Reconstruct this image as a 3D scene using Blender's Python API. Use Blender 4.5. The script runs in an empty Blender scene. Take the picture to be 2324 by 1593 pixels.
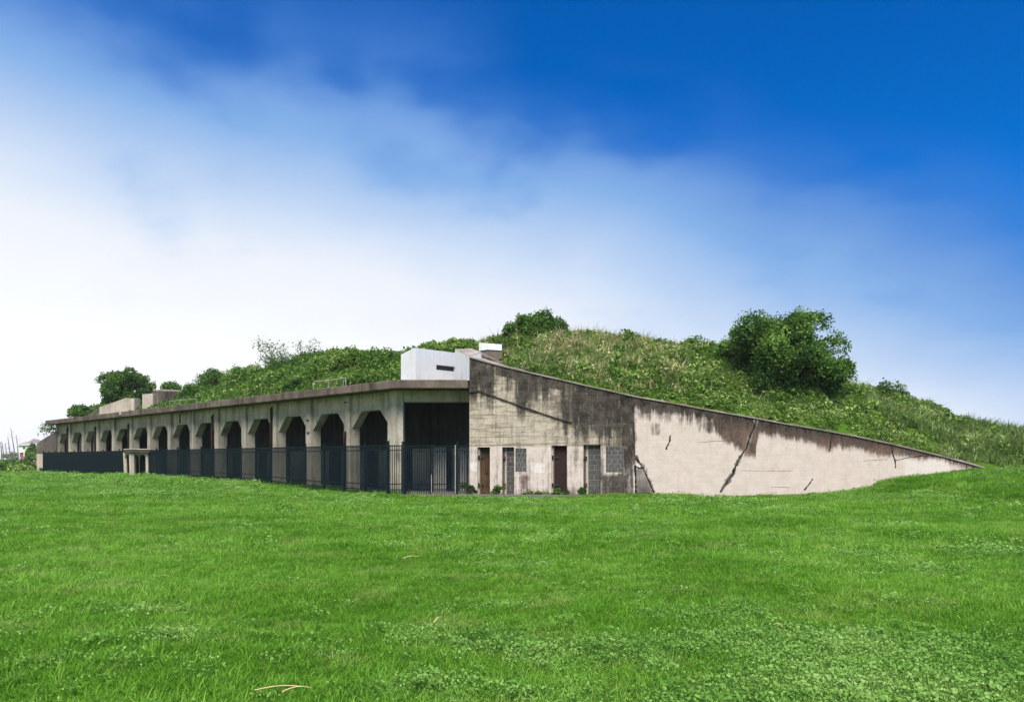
import bpy, math, random
import numpy as np
from mathutils import Vector

random.seed(7)
rng = np.random.default_rng(11)
SC = bpy.context.scene
COL = SC.collection

# ------------------------------------------------------------------ camera
EYE = 1.55
cam = bpy.data.cameras.new('camera')
cam.sensor_width = 36.0
cam.lens = 27.88
cam.shift_y = 0.106
cam.clip_start = 0.1
cam.clip_end = 6000
cam_ob = bpy.data.objects.new('camera', cam)
COL.objects.link(cam_ob)
cam_ob.location = (0, 0, EYE)
cam_ob.rotation_euler = (math.radians(90), 0, 0)
SC.camera = cam_ob

# ------------------------------------------------------------------ light
TO_SUN = Vector((-0.03, -0.68, 1.0)).normalized()
SUN_STRENGTH = 3.7
SKY_STRENGTH = 0.10
EXPOSURE = 0.92
sun = bpy.data.lights.new('sun', 'SUN')
sun.energy = SUN_STRENGTH
sun.angle = math.radians(36)
sun.color = (1.0, 0.95, 0.86)
sun_ob = bpy.data.objects.new('sun', sun)
COL.objects.link(sun_ob)
sun_ob.location = (-40, -30, 60)
sun_ob.rotation_euler = (-TO_SUN).to_track_quat('-Z', 'Y').to_euler()


class NT:
    """small node-tree helper"""
    def __init__(self, tree):
        self.t = tree
        self.n = tree.nodes
        self.l = tree.links

    def node(self, typ, **kw):
        nd = self.n.new(typ)
        for k, v in kw.items():
            setattr(nd, k, v)
        return nd

    def put(self, sock, v):
        if v is None:
            return
        if isinstance(v, bpy.types.NodeSocket):
            self.l.new(v, sock)
        else:
            if isinstance(v, (tuple, list)) and len(v) == 3 and sock.type == 'RGBA':
                v = (*v, 1.0)
            sock.default_value = v

    def math(self, op, a, b=None, c=None, clamp=False):
        nd = self.node('ShaderNodeMath', operation=op)
        nd.use_clamp = clamp
        for i, v in enumerate((a, b, c)):
            self.put(nd.inputs[i], v)
        return nd.outputs[0]

    def mix(self, f, a, b, blend='MIX'):
        nd = self.node('ShaderNodeMix', data_type='RGBA', blend_type=blend)
        self.put(nd.inputs[0], f)
        self.put(nd.inputs[6], a)
        self.put(nd.inputs[7], b)
        return nd.outputs[2]

    def smooth(self, v, lo, hi):
        nd = self.node('ShaderNodeMapRange', interpolation_type='SMOOTHSTEP')
        self.put(nd.inputs[0], v)
        nd.inputs[1].default_value = lo
        nd.inputs[2].default_value = hi
        return nd.outputs[0]

    def noise(self, vec, scale, detail=4.0, rough=0.55, dist=0.0):
        nd = self.node('ShaderNodeTexNoise')
        self.put(nd.inputs['Vector'], vec)
        nd.inputs['Scale'].default_value = scale
        nd.inputs['Detail'].default_value = detail
        nd.inputs['Roughness'].default_value = rough
        nd.inputs['Distortion'].default_value = dist
        return nd.outputs[0]

    def mapped(self, vec, scale=(1, 1, 1), loc=(0, 0, 0)):
        nd = self.node('ShaderNodeMapping')
        self.put(nd.inputs[0], vec)
        nd.inputs[1].default_value = loc
        nd.inputs[3].default_value = scale
        return nd.outputs[0]


# world: blue sky, thin bright cloud thickening towards the horizon and the sun's side
world = bpy.data.worlds.new('World')
SC.world = world
world.use_nodes = True
w = NT(world.node_tree)
w.n.clear()
w_out = w.node('ShaderNodeOutputWorld')
w_bg = w.node('ShaderNodeBackground')
w_bg.inputs[1].default_value = SKY_STRENGTH
w.l.new(w_bg.outputs[0], w_out.inputs[0])
sky = w.node('ShaderNodeTexSky', sky_type='NISHITA')
sky.sun_disc = False
sky.sun_elevation = math.asin(TO_SUN.z)
sky.sun_rotation = math.atan2(TO_SUN.x, TO_SUN.y)
sky.air_density = 1.0
sky.dust_density = 0.3
sky.ozone_density = 2.5
hs = w.node('ShaderNodeHueSaturation')
hs.inputs['Hue'].default_value = 0.518
hs.inputs['Saturation'].default_value = 1.7
hs.inputs['Value'].default_value = 0.78
w.l.new(sky.outputs[0], hs.inputs['Color'])
tc = w.node('ShaderNodeTexCoord')
sep = w.node('ShaderNodeSeparateXYZ')
w.l.new(tc.outputs['Generated'], sep.inputs[0])
dz = w.math('ADD', w.math('MAXIMUM', sep.outputs[2], 0.0), 0.32)
cmb = w.node('ShaderNodeCombineXYZ')
w.put(cmb.inputs[0], w.math('DIVIDE', sep.outputs[0], dz))
w.put(cmb.inputs[1], w.math('DIVIDE', sep.outputs[1], dz))
n1 = w.noise(w.mapped(cmb.outputs[0], (1.0, 0.85, 1), (3.1, 0.4, 0)), 1.1, 3, 0.45, 0.1)
n2 = w.noise(w.mapped(cmb.outputs[0], (1.0, 0.8, 1), (8.3, 5.4, 0)), 3.0, 3, 0.5, 0.1)
n3 = w.noise(w.mapped(cmb.outputs[0], (1.0, 1.1, 1), (1.7, 2.2, 0)), 2.1, 4, 0.5, 0.1)
g = w.math('ADD', w.math('ADD', sep.outputs[2], 0.002), w.math('MULTIPLY', sep.outputs[0], 0.245))
g = w.math('ADD', g, w.math('MULTIPLY', w.math('MULTIPLY', sep.outputs[0], sep.outputs[0]), 0.21))
g = w.math('ADD', g, w.math('MULTIPLY', w.math('SUBTRACT', n1, 0.5), -0.09))
g = w.math('ADD', g, w.math('MULTIPLY', w.math('SUBTRACT', n2, 0.5), -0.05))
g = w.math('ADD', g, w.math('MULTIPLY', w.math('MULTIPLY', w.smooth(n3, 0.50, 0.74), w.smooth(sep.outputs[2], 0.08, 0.26)), 0.06))
cr = w.node('ShaderNodeValToRGB')
cr.color_ramp.interpolation = 'LINEAR'
e = cr.color_ramp.elements
stops = [(0.08, (5.3, 5.4, 5.5)), (0.187, (4.5, 4.75, 5.2)), (0.239, (3.3, 3.95, 5.0)), (0.336, (1.30, 2.40, 4.35)), (0.424, (0.39, 1.24, 3.5))]
for i, (p, c) in enumerate(stops):
    el = e[i] if i < 2 else e.new(p / 0.6)
    el.position = p / 0.6
    el.color = (c[0] / 6, c[1] / 6, c[2] / 6, 1)
w.put(cr.inputs[0], w.math('DIVIDE', g, 0.6))
up6 = w.node('ShaderNodeVectorMath', operation='SCALE')
w.l.new(cr.outputs[0], up6.inputs[0])
up6.inputs['Scale'].default_value = 6.0
skycol = w.mix(w.smooth(g, 0.36, 0.50), up6.outputs[0], hs.outputs[0])
w.l.new(skycol, w_bg.inputs[0])

SC.view_settings.view_transform = 'Standard'
SC.view_settings.look = 'None'
SC.view_settings.exposure = EXPOSURE
SC.view_settings.gamma = 1.0
SC.view_settings.use_curve_mapping = False
SC.render.engine = 'CYCLES'
SC.cycles.use_denoising = True
SC.cycles.max_bounces = 6
SC.cycles.diffuse_bounces = 3
SC.cycles.transparent_max_bounces = 6
SC.cycles.volume_bounces = 0
SC.cycles.caustics_reflective = False
SC.cycles.caustics_refractive = False


# ------------------------------------------------------------------ measuring
# K turns a measured point of the photograph and a distance into metres
def at(px, py, Y):
    return Vector(((px - 1162) / 1800 * Y, Y, EYE - (py - 1043) / 1800 * Y))


def src(sx, sy, Y):
    return at(sx * 0.681325, sy * 0.681325, Y)


C0 = np.array([-4.94, 36.0])          # corner of the gallery front
DT = np.array([-0.7102, 0.7040])      # along the gallery front
DS = np.array([0.7040, 0.7102])       # into the building


def L(t, s, z=0.0):
    p = C0 + DT * t + DS * s
    return Vector((p[0], p[1], z))


def local(X, Y):
    dx, dy = X - C0[0], Y - C0[1]
    return dx * DT[0] + dy * DT[1], dx * DS[0] + dy * DS[1]


def sstep(a, b, x):
    u = np.clip((np.asarray(x, float) - a) / (b - a), 0, 1)
    return u * u * (3 - 2 * u)


def ground_z(X, Y):
    X = np.asarray(X, float)
    Y = np.asarray(Y, float)
    z = 0.035 * np.sin(X * 0.55 + 1.3) * np.cos(Y * 0.43 + X * 0.1) + 0.022 * np.sin(X * 1.31 + Y * 0.9) + 0.015 * np.sin(Y * 1.9 - X * 0.7)
    z = z * sstep(400, 80, np.hypot(X, Y))
    z = z + 0.36 * sstep(-6.5, -19, X) * sstep(16, 42, Y)
    bank = np.interp(X, [9, 12, 14.6, 15.7, 16.5, 18, 20.5, 23, 40], [0, .02, .13, .28, .62, .82, 1.08, 1.2, 1.2])
    z = z + bank * sstep(13, 32.5, Y) * sstep(70, 45, Y)
    z = z - 0.13 * sstep(20, 30, Y) * sstep(37, 35, Y) * sstep(-9, -5, X) * sstep(15, 9, X)
    # flat in front of the doors
    flat = sstep(33.9, 34.3, Y) * sstep(-8, -6, X) * sstep(9, 7.5, X)
    return z * (1 - flat) + flat * -0.01


# ------------------------------------------------------------------ mesh helpers
ORIGIN = {}


class MB:
    def __init__(self):
        self.v, self.f = [], []

    def add(self, vs, fs):
        o = len(self.v)
        self.v += [tuple(p) for p in vs]
        self.f += [tuple(i + o for i in q) for q in fs]
        return self

    def hexa(self, b, t):
        """b, t: four lower and four upper corners, same order"""
        return self.add(list(b) + list(t), [(0, 3, 2, 1), (4, 5, 6, 7), (0, 1, 5, 4), (1, 2, 6, 5), (2, 3, 7, 6), (3, 0, 4, 7)])

    def box(self, x0, x1, y0, y1, z0, z1):
        b = [(x0, y0, z0), (x1, y0, z0), (x1, y1, z0), (x0, y1, z0)]
        return self.hexa(b, [(p[0], p[1], z1) for p in b])

    def lbox(self, t0, t1, s0, s1, z0, z1):
        b = [L(t1, s0, z0), L(t0, s0, z0), L(t0, s1, z0), L(t1, s1, z0)]
        return self.hexa(b, [(p[0], p[1], z1) for p in b])

    def prism(self, poly, z0, z1):
        n = len(poly)
        vs = [(p[0], p[1], z0) for p in poly] + [(p[0], p[1], z1) for p in poly]
        fs = [tuple(range(n - 1, -1, -1)), tuple(range(n, 2 * n))] + [(i, (i + 1) % n, n + (i + 1) % n, n + i) for i in range(n)]
        return self.add(vs, fs)

    def slabpoly(self, pts, off):
        """extrude a planar outline along off"""
        n = len(pts)
        off = Vector(off)
        vs = [tuple(p) for p in pts] + [tuple(Vector(p) + off) for p in pts]
        fs = [tuple(range(n)), tuple(range(2 * n - 1, n - 1, -1))] + [(i, n + i, n + (i + 1) % n, (i + 1) % n) for i in range(n)]
        return self.add(vs, fs)

    def tube(self, pts, rad, seg=6):
        pts = [Vector(p) for p in pts]
        if not hasattr(rad, '__len__'):
            rad = [rad] * len(pts)
        vs, fs = [], []
        for i, p in enumerate(pts):
            d = (pts[min(i + 1, len(pts) - 1)] - pts[max(i - 1, 0)]).normalized()
            a = d.cross(Vector((0.3, 0.9, 0.1)) if abs(d.z) > 0.8 else Vector((0, 0, 1))).normalized()
            b = d.cross(a)
            for k in range(seg):
                q = 2 * math.pi * k / seg
                vs.append(p + (a * math.cos(q) + b * math.sin(q)) * rad[i])
        for i in range(len(pts) - 1):
            for k in range(seg):
                k2 = (k + 1) % seg
                fs.append((i * seg + k, i * seg + k2, (i + 1) * seg + k2, (i + 1) * seg + k))
        fs.append(tuple(range(seg - 1, -1, -1)))
        fs.append(tuple((len(pts) - 1) * seg + k for k in range(seg)))
        return self.add(vs, fs)

    def build(self, name, mat, parent=None, bevel=0.0, smooth=False):
        off = origin_of(parent)
        me = bpy.data.meshes.new(name)
        me.from_pydata([tuple(Vector(v) - off) for v in self.v], [], self.f)
        me.validate()
        return link(name, me, mat, parent, bevel, smooth)


def origin_of(parent):
    o = Vector((0, 0, 0))
    while parent is not None:
        o = o + parent.location
        parent = parent.parent
    return o


def link(name, me, mat, parent=None, bevel=0.0, smooth=False):
    ob = bpy.data.objects.new(name, me)
    COL.objects.link(ob)
    if mat is not None and not me.materials:
        me.materials.append(mat)
    if parent is not None:
        ob.parent = parent
    if bevel:
        m = ob.modifiers.new('bevel', 'BEVEL')
        m.width = bevel
        m.segments = 2
        m.limit_method = 'ANGLE'
        m.angle_limit = math.radians(40)
    if smooth:
        for p in me.polygons:
            p.use_smooth = True
    return ob


def thing(name, label, cat, loc, group=None):
    o = bpy.data.objects.new(name, None)
    COL.objects.link(o)
    o.location = loc
    o.empty_display_size = 0.3
    return tag(o, label, cat, group)


def tag(o, label, cat=None, group=None, kind=None):
    o['label'] = label
    if cat:
        o['category'] = cat
    if group:
        o['group'] = group
    if kind:
        o['kind'] = kind
    return o


def np_mesh(name, V, Q, tone=None):
    """fast mesh from arrays: V (n,3), Q (m,k) faces of k corners"""
    me = bpy.data.meshes.new(name)
    V = np.ascontiguousarray(V, dtype=np.float32)
    Q = np.ascontiguousarray(Q, dtype=np.int32)
    m, k = Q.shape
    me.vertices.add(len(V))
    me.vertices.foreach_set('co', V.ravel())
    me.loops.add(m * k)
    me.loops.foreach_set('vertex_index', Q.ravel())
    me.polygons.add(m)
    me.polygons.foreach_set('loop_start', np.arange(0, m * k, k, dtype=np.int32))
    me.update(calc_edges=True)
    if tone is not None:
        a = me.attributes.new('tone', 'FLOAT', 'POINT')
        a.data.foreach_set('value', np.ascontiguousarray(tone, dtype=np.float32))
    return me


# ------------------------------------------------------------------ materials
def new_mat(name):
    m = bpy.data.materials.new(name)
    m.use_nodes = True
    t = NT(m.node_tree)
    b = t.n['Principled BSDF']
    return m, t, b


def concrete(name, c1, c2, stain=(0.05, 0.045, 0.04), amount=0.5, rough=0.9, streak=5.0, moss=None, bump=0.25, grain=0.55):
    m, t, b = new_mat(name)
    P = t.node('ShaderNodeNewGeometry').outputs['Position']
    big = t.noise(P, 0.55, 5, 0.6)
    fine = t.noise(P, 9.0, 5, 0.65)
    col = t.mix(t.smooth(big, 0.35, 0.68), c1, c2)
    col = t.mix(t.math('MULTIPLY', t.smooth(fine, 0.44, 0.68), grain), col, tuple(0.5 * x for x in c1))
    st = t.noise(t.mapped(P, (streak, streak, 0.32)), 0.9, 5, 0.6)
    patch = t.noise(P, 0.9, 4, 0.6)
    grit = t.noise(P, 26.0, 3, 0.7)
    col = t.mix(t.math('MULTIPLY', t.smooth(grit, 0.5, 0.72), 0.73 * grain), col, tuple(0.45 * x for x in c2))
    f = t.smooth(t.math('ADD', t.math('MULTIPLY', st, 0.6), t.math('MULTIPLY', patch, 0.4)), 0.52 - 0.1 * amount, 0.72)
    col = t.mix(t.math('MULTIPLY', f, amount), col, stain)
    if moss:
        mm = t.noise(t.mapped(P, (2.2, 2.2, 1.0)), 1.1, 5, 0.6)
        col = t.mix(t.math('MULTIPLY', t.smooth(mm, 0.48, 0.7), 0.45), col, moss)
    t.put(b.inputs['Base Color'], col)
    b.inputs['Roughness'].default_value = rough
    b.inputs['Specular IOR Level'].default_value = 0.15
    bp = t.node('ShaderNodeBump')
    bp.inputs['Strength'].default_value = bump
    bp.inputs['Distance'].default_value = 0.03
    t.put(bp.inputs['Height'], t.math('ADD', fine, t.math('MULTIPLY', t.noise(t.mapped(P, (1, 1, 5.5)), 1.0, 3), 0.6)))
    t.l.new(bp.outputs[0], b.inputs['Normal'])
    return m


def plain(name, col, rough=0.6, metal=0.0, var=0.25, scale=4.0, spec=0.3):
    m, t, b = new_mat(name)
    P = t.node('ShaderNodeNewGeometry').outputs['Position']
    n = t.noise(P, scale, 4, 0.6)
    t.put(b.inputs['Base Color'], t.mix(t.smooth(n, 0.3, 0.7), tuple(c * (1 - var) for c in col), tuple(min(1, c * (1 + var)) for c in col)))
    b.inputs['Roughness'].default_value = rough
    b.inputs['Metallic'].default_value = metal
    b.inputs['Specular IOR Level'].default_value = spec
    return m


def foliage(name, dark, mid, light, patch=0.35, transl=0.35, accent=None, accent_amt=0.5, wide=0.25):
    m, t, b = new_mat(name)
    P = t.node('ShaderNodeNewGeometry').outputs['Position']
    att = t.node('ShaderNodeAttribute', attribute_name='tone')
    inst = t.node('ShaderNodeObjectInfo').outputs['Random']
    n = t.noise(P, patch, 3, 0.6)
    v = t.math('ADD', t.math('MULTIPLY', att.outputs['Fac'], 0.55), t.math('MULTIPLY', inst, wide))
    v = t.math('ADD', v, t.math('MULTIPLY', t.math('SUBTRACT', n, 0.5), 1.3))
    cr = t.node('ShaderNodeValToRGB')
    e = cr.color_ramp.elements
    e[0].position = 0.08
    e[0].color = (*dark, 1)
    e[1].position = 0.85
    e[1].color = (*light, 1)
    k = e.new(0.42)
    k.color = (*mid, 1)
    t.put(cr.inputs[0], v)
    col = cr.outputs[0]
    if accent:
        n2 = t.noise(P, 0.9, 3, 0.6)
        col = t.mix(t.math('MULTIPLY', t.smooth(n2, 0.52, 0.66), accent_amt), col, accent)
    t.put(b.inputs['Base Color'], col)
    b.inputs['Roughness'].default_value = 0.55
    b.inputs['Specular IOR Level'].default_value = 0.10
    tr = t.node('ShaderNodeBsdfTranslucent')
    t.put(tr.inputs[0], t.mix(0.5, col, (0.16, 0.30, 0.03)))
    mx = t.node('ShaderNodeMixShader')
    mx.inputs[0].default_value = transl
    t.l.new(b.outputs[0], mx.inputs[1])
    t.l.new(tr.outputs[0], mx.inputs[2])
    t.l.new(mx.outputs[0], t.n['Material Output'].inputs[0])
    return m


M = {}
M['facade'] = concrete('weathered_concrete', (0.52, 0.47, 0.37), (0.40, 0.365, 0.285), (0.105, 0.09, 0.072), 0.95, streak=2.6, moss=(0.28, 0.28, 0.18))
M['slab'] = concrete('brown_stained_concrete', (0.20, 0.155, 0.12), (0.10, 0.08, 0.064), (0.022, 0.019, 0.017), 0.95, streak=3.0)
M['inside'] = concrete('stained_gloom_concrete', (0.06, 0.066, 0.07), (0.03, 0.034, 0.04), (0.009, 0.010, 0.011), 0.9)  # stained plaster, its colour darkened further to stand in for the gallery's shade
M['wainscot'] = concrete('old_whitewash', (0.42, 0.41, 0.37), (0.28, 0.27, 0.24), (0.1, 0.09, 0.08), 0.5)
M['white'] = concrete('white_paint', (0.74, 0.74, 0.74), (0.66, 0.66, 0.665), (0.40, 0.36, 0.33), 0.5, streak=3.5, bump=0.12, grain=0.14)
M['pale'] = concrete('pale_concrete', (0.52, 0.45, 0.36), (0.42, 0.36, 0.29), (0.14, 0.11, 0.09), 0.8)
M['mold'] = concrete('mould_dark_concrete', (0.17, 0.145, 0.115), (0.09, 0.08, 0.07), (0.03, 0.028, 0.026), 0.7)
M['coping'] = concrete('coping_concrete', (0.40, 0.35, 0.295), (0.25, 0.205, 0.17), (0.08, 0.06, 0.05), 0.8, streak=1.2)
M['pad'] = concrete('cracked_pavement', (0.19, 0.17, 0.15), (0.13, 0.115, 0.10), (0.06, 0.055, 0.045), 0.5, streak=1.0)
M['block'] = concrete('cinder_block', (0.115, 0.11, 0.102), (0.07, 0.067, 0.062), (0.025, 0.024, 0.022), 0.8, streak=2.0)
M['mortar'] = plain('mortar', (0.17, 0.162, 0.15), 0.95)
M['rubble'] = concrete('broken_concrete', (0.33, 0.29, 0.25), (0.17, 0.145, 0.12), (0.015, 0.013, 0.012), 1.0, streak=1.6)
M['door_tan'] = concrete('rusty_tan_door', (0.125, 0.072, 0.028), (0.075, 0.042, 0.02), (0.022, 0.015, 0.011), 0.9, streak=3)
M['door_dark'] = concrete('rusty_dark_door', (0.042, 0.024, 0.018), (0.026, 0.016, 0.013), (0.015, 0.01, 0.01), 0.6, streak=4)
M['rust'] = plain('rust', (0.055, 0.03, 0.02), 0.9, 0.0)
M['iron'] = plain('dark_iron', (0.03, 0.024, 0.02), 0.75, 0.2)
M['fence'] = plain('green_black_steel', (0.005, 0.014, 0.017), 0.6, 0.0, 0.15, spec=0.08)
M['void'] = plain('crack_shadow', (0.012, 0.011, 0.01), 1.0)
M['joint'] = plain('joint_dirt', (0.15, 0.125, 0.095), 1.0)
M['pipe'] = plain('galvanised_pipe', (0.34, 0.31, 0.26), 0.6, 0.2)
M['bark'] = plain('bark', (0.10, 0.075, 0.05), 0.95)
M['straw'] = plain('dry_straw', (0.50, 0.41, 0.18), 0.8)
M['tuft'] = foliage('lawn_grass', (0.065, 0.20, 0.012), (0.16, 0.385, 0.028), (0.34, 0.57, 0.10), 0.26, 0.5, accent=(0.36, 0.45, 0.12), accent_amt=0.5)
M['weed'] = foliage('lawn_weeds', (0.09, 0.22, 0.03), (0.20, 0.40, 0.07), (0.42, 0.60, 0.19), 0.6, 0.42)
M['vine'] = foliage('hill_vines', (0.04, 0.095, 0.014), (0.175, 0.30, 0.045), (0.54, 0.64, 0.24), 0.5, 0.47)
M['tall'] = foliage('hill_grass', (0.08, 0.14, 0.035), (0.24, 0.33, 0.10), (0.52, 0.58, 0.29), 0.5, 0.45)
M['seed'] = foliage('seeding_grass', (0.30, 0.32, 0.10), (0.50, 0.45, 0.22), (0.72, 0.62, 0.38), 0.3, 0.38)
M['leaf_dark'] = foliage('dark_leaves', (0.018, 0.052, 0.014), (0.05, 0.125, 0.022), (0.28, 0.45, 0.09), 0.9, 0.4)
M['leaf_mid'] = foliage('shrub_leaves', (0.035, 0.095, 0.016), (0.11, 0.22, 0.035), (0.32, 0.47, 0.11), 0.8, 0.42)
M['leaf_pale'] = foliage('pale_leaves', (0.08, 0.13, 0.06), (0.15, 0.23, 0.11), (0.28, 0.37, 0.19), 0.6, 0.42)

# soil and turf of the ground sheet
m, t, b = new_mat('turf')
P = t.node('ShaderNodeNewGeometry').outputs['Position']
col = t.mix(t.smooth(t.noise(P, 0.4, 5), 0.35, 0.65), (0.065, 0.145, 0.014), (0.10, 0.19, 0.022))
col = t.mix(t.math('MULTIPLY', t.smooth(t.noise(P, 6.0, 4), 0.5, 0.7), 0.6), col, (0.07, 0.075, 0.025))
t.put(b.inputs['Base Color'], col)
b.inputs['Roughness'].default_value = 1.0
b.inputs['Specular IOR Level'].default_value = 0.0
bp = t.node('ShaderNodeBump')
bp.inputs['Strength'].default_value = 0.8
bp.inputs['Distance'].default_value = 0.12
t.put(bp.inputs['Height'], t.noise(P, 14.0, 5, 0.7))
t.l.new(bp.outputs[0], b.inputs['Normal'])
M['turf'] = m

# painted, stained wing wall: masks carried by the wall mesh (red mould, green rust-brown, blue paint, alpha whitewash)
m, t, b = new_mat('stained_wing_wall')
P = t.node('ShaderNodeNewGeometry').outputs['Position']
att = t.node('ShaderNodeAttribute', attribute_name='mask')
sp = t.node('ShaderNodeSeparateColor')
t.l.new(att.outputs['Color'], sp.inputs[0])
streak = t.noise(t.mapped(P, (3.2, 1, 0.30)), 1.3, 5, 0.6)
streak2 = t.noise(t.mapped(P, (11, 1, 0.55)), 1.0, 4, 0.6)
fine = t.noise(P, 12.0, 6, 0.7)
mid = t.noise(P, 2.2, 6, 0.65)
board = t.noise(t.mapped(P, (0.8, 1, 7.0)), 1.0, 4, 0.6)
paint = t.mix(t.smooth(mid, 0.35, 0.7), (0.575, 0.485, 0.425), (0.495, 0.42, 0.36))
paint = t.mix(t.math('MULTIPLY', t.smooth(streak, 0.52, 0.72), 0.22), paint, (0.40, 0.31, 0.25))
paint = t.mix(t.math('MULTIPLY', t.smooth(fine, 0.60, 0.74), 0.35), paint, (0.27, 0.22, 0.18))
conc = t.mix(t.smooth(mid, 0.3, 0.7), (0.50, 0.435, 0.335), (0.38, 0.325, 0.245))
conc = t.mix(t.math('MULTIPLY', t.smooth(board, 0.5, 0.62), 0.7), conc, (0.21, 0.165, 0.115))
conc = t.mix(t.math('MULTIPLY', t.smooth(fine, 0.52, 0.66), 0.55), conc, (0.12, 0.098, 0.07))
pf = t.smooth(t.math('ADD', sp.outputs[2], t.math('MULTIPLY', t.math('SUBTRACT', mid, 0.5), 0.8)), 0.38, 0.62)
col = t.mix(pf, conc, paint)
wf = t.smooth(t.math('ADD', att.outputs['Alpha'], t.math('MULTIPLY', t.math('SUBTRACT', fine, 0.5), 0.4)), 0.4, 0.65)
col = t.mix(t.math('MULTIPLY', wf, 0.75), col, (0.66, 0.61, 0.56))
grit = t.noise(P, 28.0, 3, 0.7)
blot = t.noise(P, 5.0, 5, 0.65)
col = t.mix(t.math('MULTIPLY', t.smooth(grit, 0.54, 0.72), 0.32), col, (0.17, 0.14, 0.11))
col = t.mix(t.math('MULTIPLY', t.smooth(blot, 0.60, 0.70), 0.38), col, (0.25, 0.20, 0.165))
mixn = t.math('ADD', t.math('MULTIPLY', t.math('SUBTRACT', streak, 0.5), 1.5), t.math('MULTIPLY', t.math('SUBTRACT', mid, 0.5), 0.8))
mixn = t.math('ADD', mixn, t.math('MULTIPLY', t.math('SUBTRACT', streak2, 0.5), 0.9))
mixn = t.math('ADD', mixn, t.math('MULTIPLY', t.math('SUBTRACT', blot, 0.5), 0.7))
bf = t.math('MULTIPLY', t.smooth(sp.outputs[1], 0.02, 0.2), t.smooth(t.math('ADD', sp.outputs[1], t.math('MULTIPLY', mixn, 0.75)), 0.18, 0.78))
brown = t.mix(t.smooth(t.math('ADD', fine, t.math('MULTIPLY', t.math('SUBTRACT', streak, 0.5), 1.8)), 0.35, 0.7), (0.034, 0.022, 0.016), (0.125, 0.066, 0.042))
brown = t.mix(t.math('MULTIPLY', t.smooth(blot, 0.5, 0.66), 0.4), brown, (0.16, 0.115, 0.085))
col = t.mix(t.math('MULTIPLY', bf, 0.92), col, brown)
df = t.math('MULTIPLY', t.smooth(sp.outputs[0], 0.02, 0.22), t.smooth(t.math('ADD', sp.outputs[0], t.math('MULTIPLY', mixn, 1.15)), 0.0, 0.85))
mould = t.mix(t.smooth(t.math('ADD', fine, t.math('MULTIPLY', t.math('SUBTRACT', mid, 0.5), 2.0)), 0.25, 0.8), (0.009, 0.008, 0.0075), (0.072, 0.060, 0.048))
col = t.mix(t.math('MULTIPLY', df, 0.95), col, mould)
# pale runs of lime through the mould
lime = t.noise(t.mapped(P, (16, 1, 0.8), (4.4, 0, 1.7)), 1.0, 4, 0.65)
col = t.mix(t.math('MULTIPLY', t.math('MULTIPLY', t.smooth(lime, 0.62, 0.70), sp.outputs[0]), 0.6), col, (0.42, 0.39, 0.35))
t.put(b.inputs['Base Color'], col)
b.inputs['Roughness'].default_value = 0.92
b.inputs['Specular IOR Level'].default_value = 0.12
bp = t.node('ShaderNodeBump')
bp.inputs['Strength'].default_value = 0.35
bp.inputs['Distance'].default_value = 0.03
t.put(bp.inputs['Height'], t.math('ADD', fine, t.math('MULTIPLY', board, 0.8)))
t.l.new(bp.outputs[0], b.inputs['Normal'])
M['wing'] = m

# ------------------------------------------------------------------ ground sheet
gx = np.unique(np.concatenate([np.linspace(-60, 45, 176), np.linspace(-3500, -60, 24), np.linspace(45, 3500, 24)]))
gy = np.unique(np.concatenate([np.linspace(-14, 90, 174), np.linspace(-600, -14, 12), np.linspace(90, 4500, 30)]))
GX, GY = np.meshgrid(gx, gy)
GV = np.stack([GX.ravel(), GY.ravel(), ground_z(GX, GY).ravel()], 1)
nx, ny = len(gx), len(gy)
ii = (np.arange(ny - 1)[:, None] * nx + np.arange(nx - 1)[None, :]).ravel()
me = np_mesh('ground', GV, np.stack([ii, ii + 1, ii + nx + 1, ii + nx], 1))
ground = link('ground', me, M['turf'], smooth=True)
tag(ground, 'green lawn ground stretching from the camera to the horizon', kind='structure')

# ------------------------------------------------------------------ hill
WALL_Y = 35.0
prof_px = [(1065.4, 809.3), (1142.5, 830), (1200.7, 843.5), (1259, 857), (1317, 870.5), (1396.7, 888), (1437, 897.5), (1537, 915), (1607, 928.5), (1716, 947.5), (1771, 958), (1863, 973.6), (1941, 988), (2024.5, 1006), (2116, 1028), (2190, 1047), (2255, 1066)]
prof = [at(x, y, WALL_Y) for x, y in prof_px]
PX = np.array([p.x for p in prof])
PZ = np.array([p.z for p in prof])


def wall_top(X):
    return np.interp(X, PX, PZ)


ctrl = []
for X in np.linspace(-1.9, 20.5, 14):
    ctrl.append((X, 35.55, float(wall_top(X)) - 0.02 + 0.25 * max(0, (4 - X) / 6)))
for px, py, Y in [(1190, 778, 45), (1290, 775, 46), (1440, 790, 46), (1540, 802, 46), (1650, 824, 45.5), (1790, 868, 44.5), (1930, 908, 44), (2060, 942, 43), (2200, 982, 42.5), (2324, 1006, 42.5),
                  (1080, 797, 50), (960, 812, 53.5), (860, 826, 57), (760, 817, 60), (680, 826, 64), (600, 862, 66), (500, 885, 72), (420, 905, 78), (330, 912, 82), (215, 935, 84)]:
    ctrl.append(tuple(at(px, py, Y)))
for tt in np.arange(2, 53, 7):
    p = L(tt, 5.0)
    ctrl.append((p.x, p.y, 4.7))
for tt in np.arange(-24, 70, 10):
    p = L(tt, 27.0)
    ctrl.append((p.x, p.y, 0.3))
ctrl += [(27, 36.5, 1.3), (33, 40, 1.6), (45, 38, 0.3), (45, 46, 0.3), (36, 50, 0.6), (22, 35.6, 1.15), (24.5, 38, 1.9), (-46, 78, 2.2), (-50, 82, 0.2), (-48, 92, 0.2), (-43, 76, 4.0)]
CT = np.array(ctrl)


def tps(r2):
    return 0.5 * r2 * np.log(r2 + 1e-9)


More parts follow.
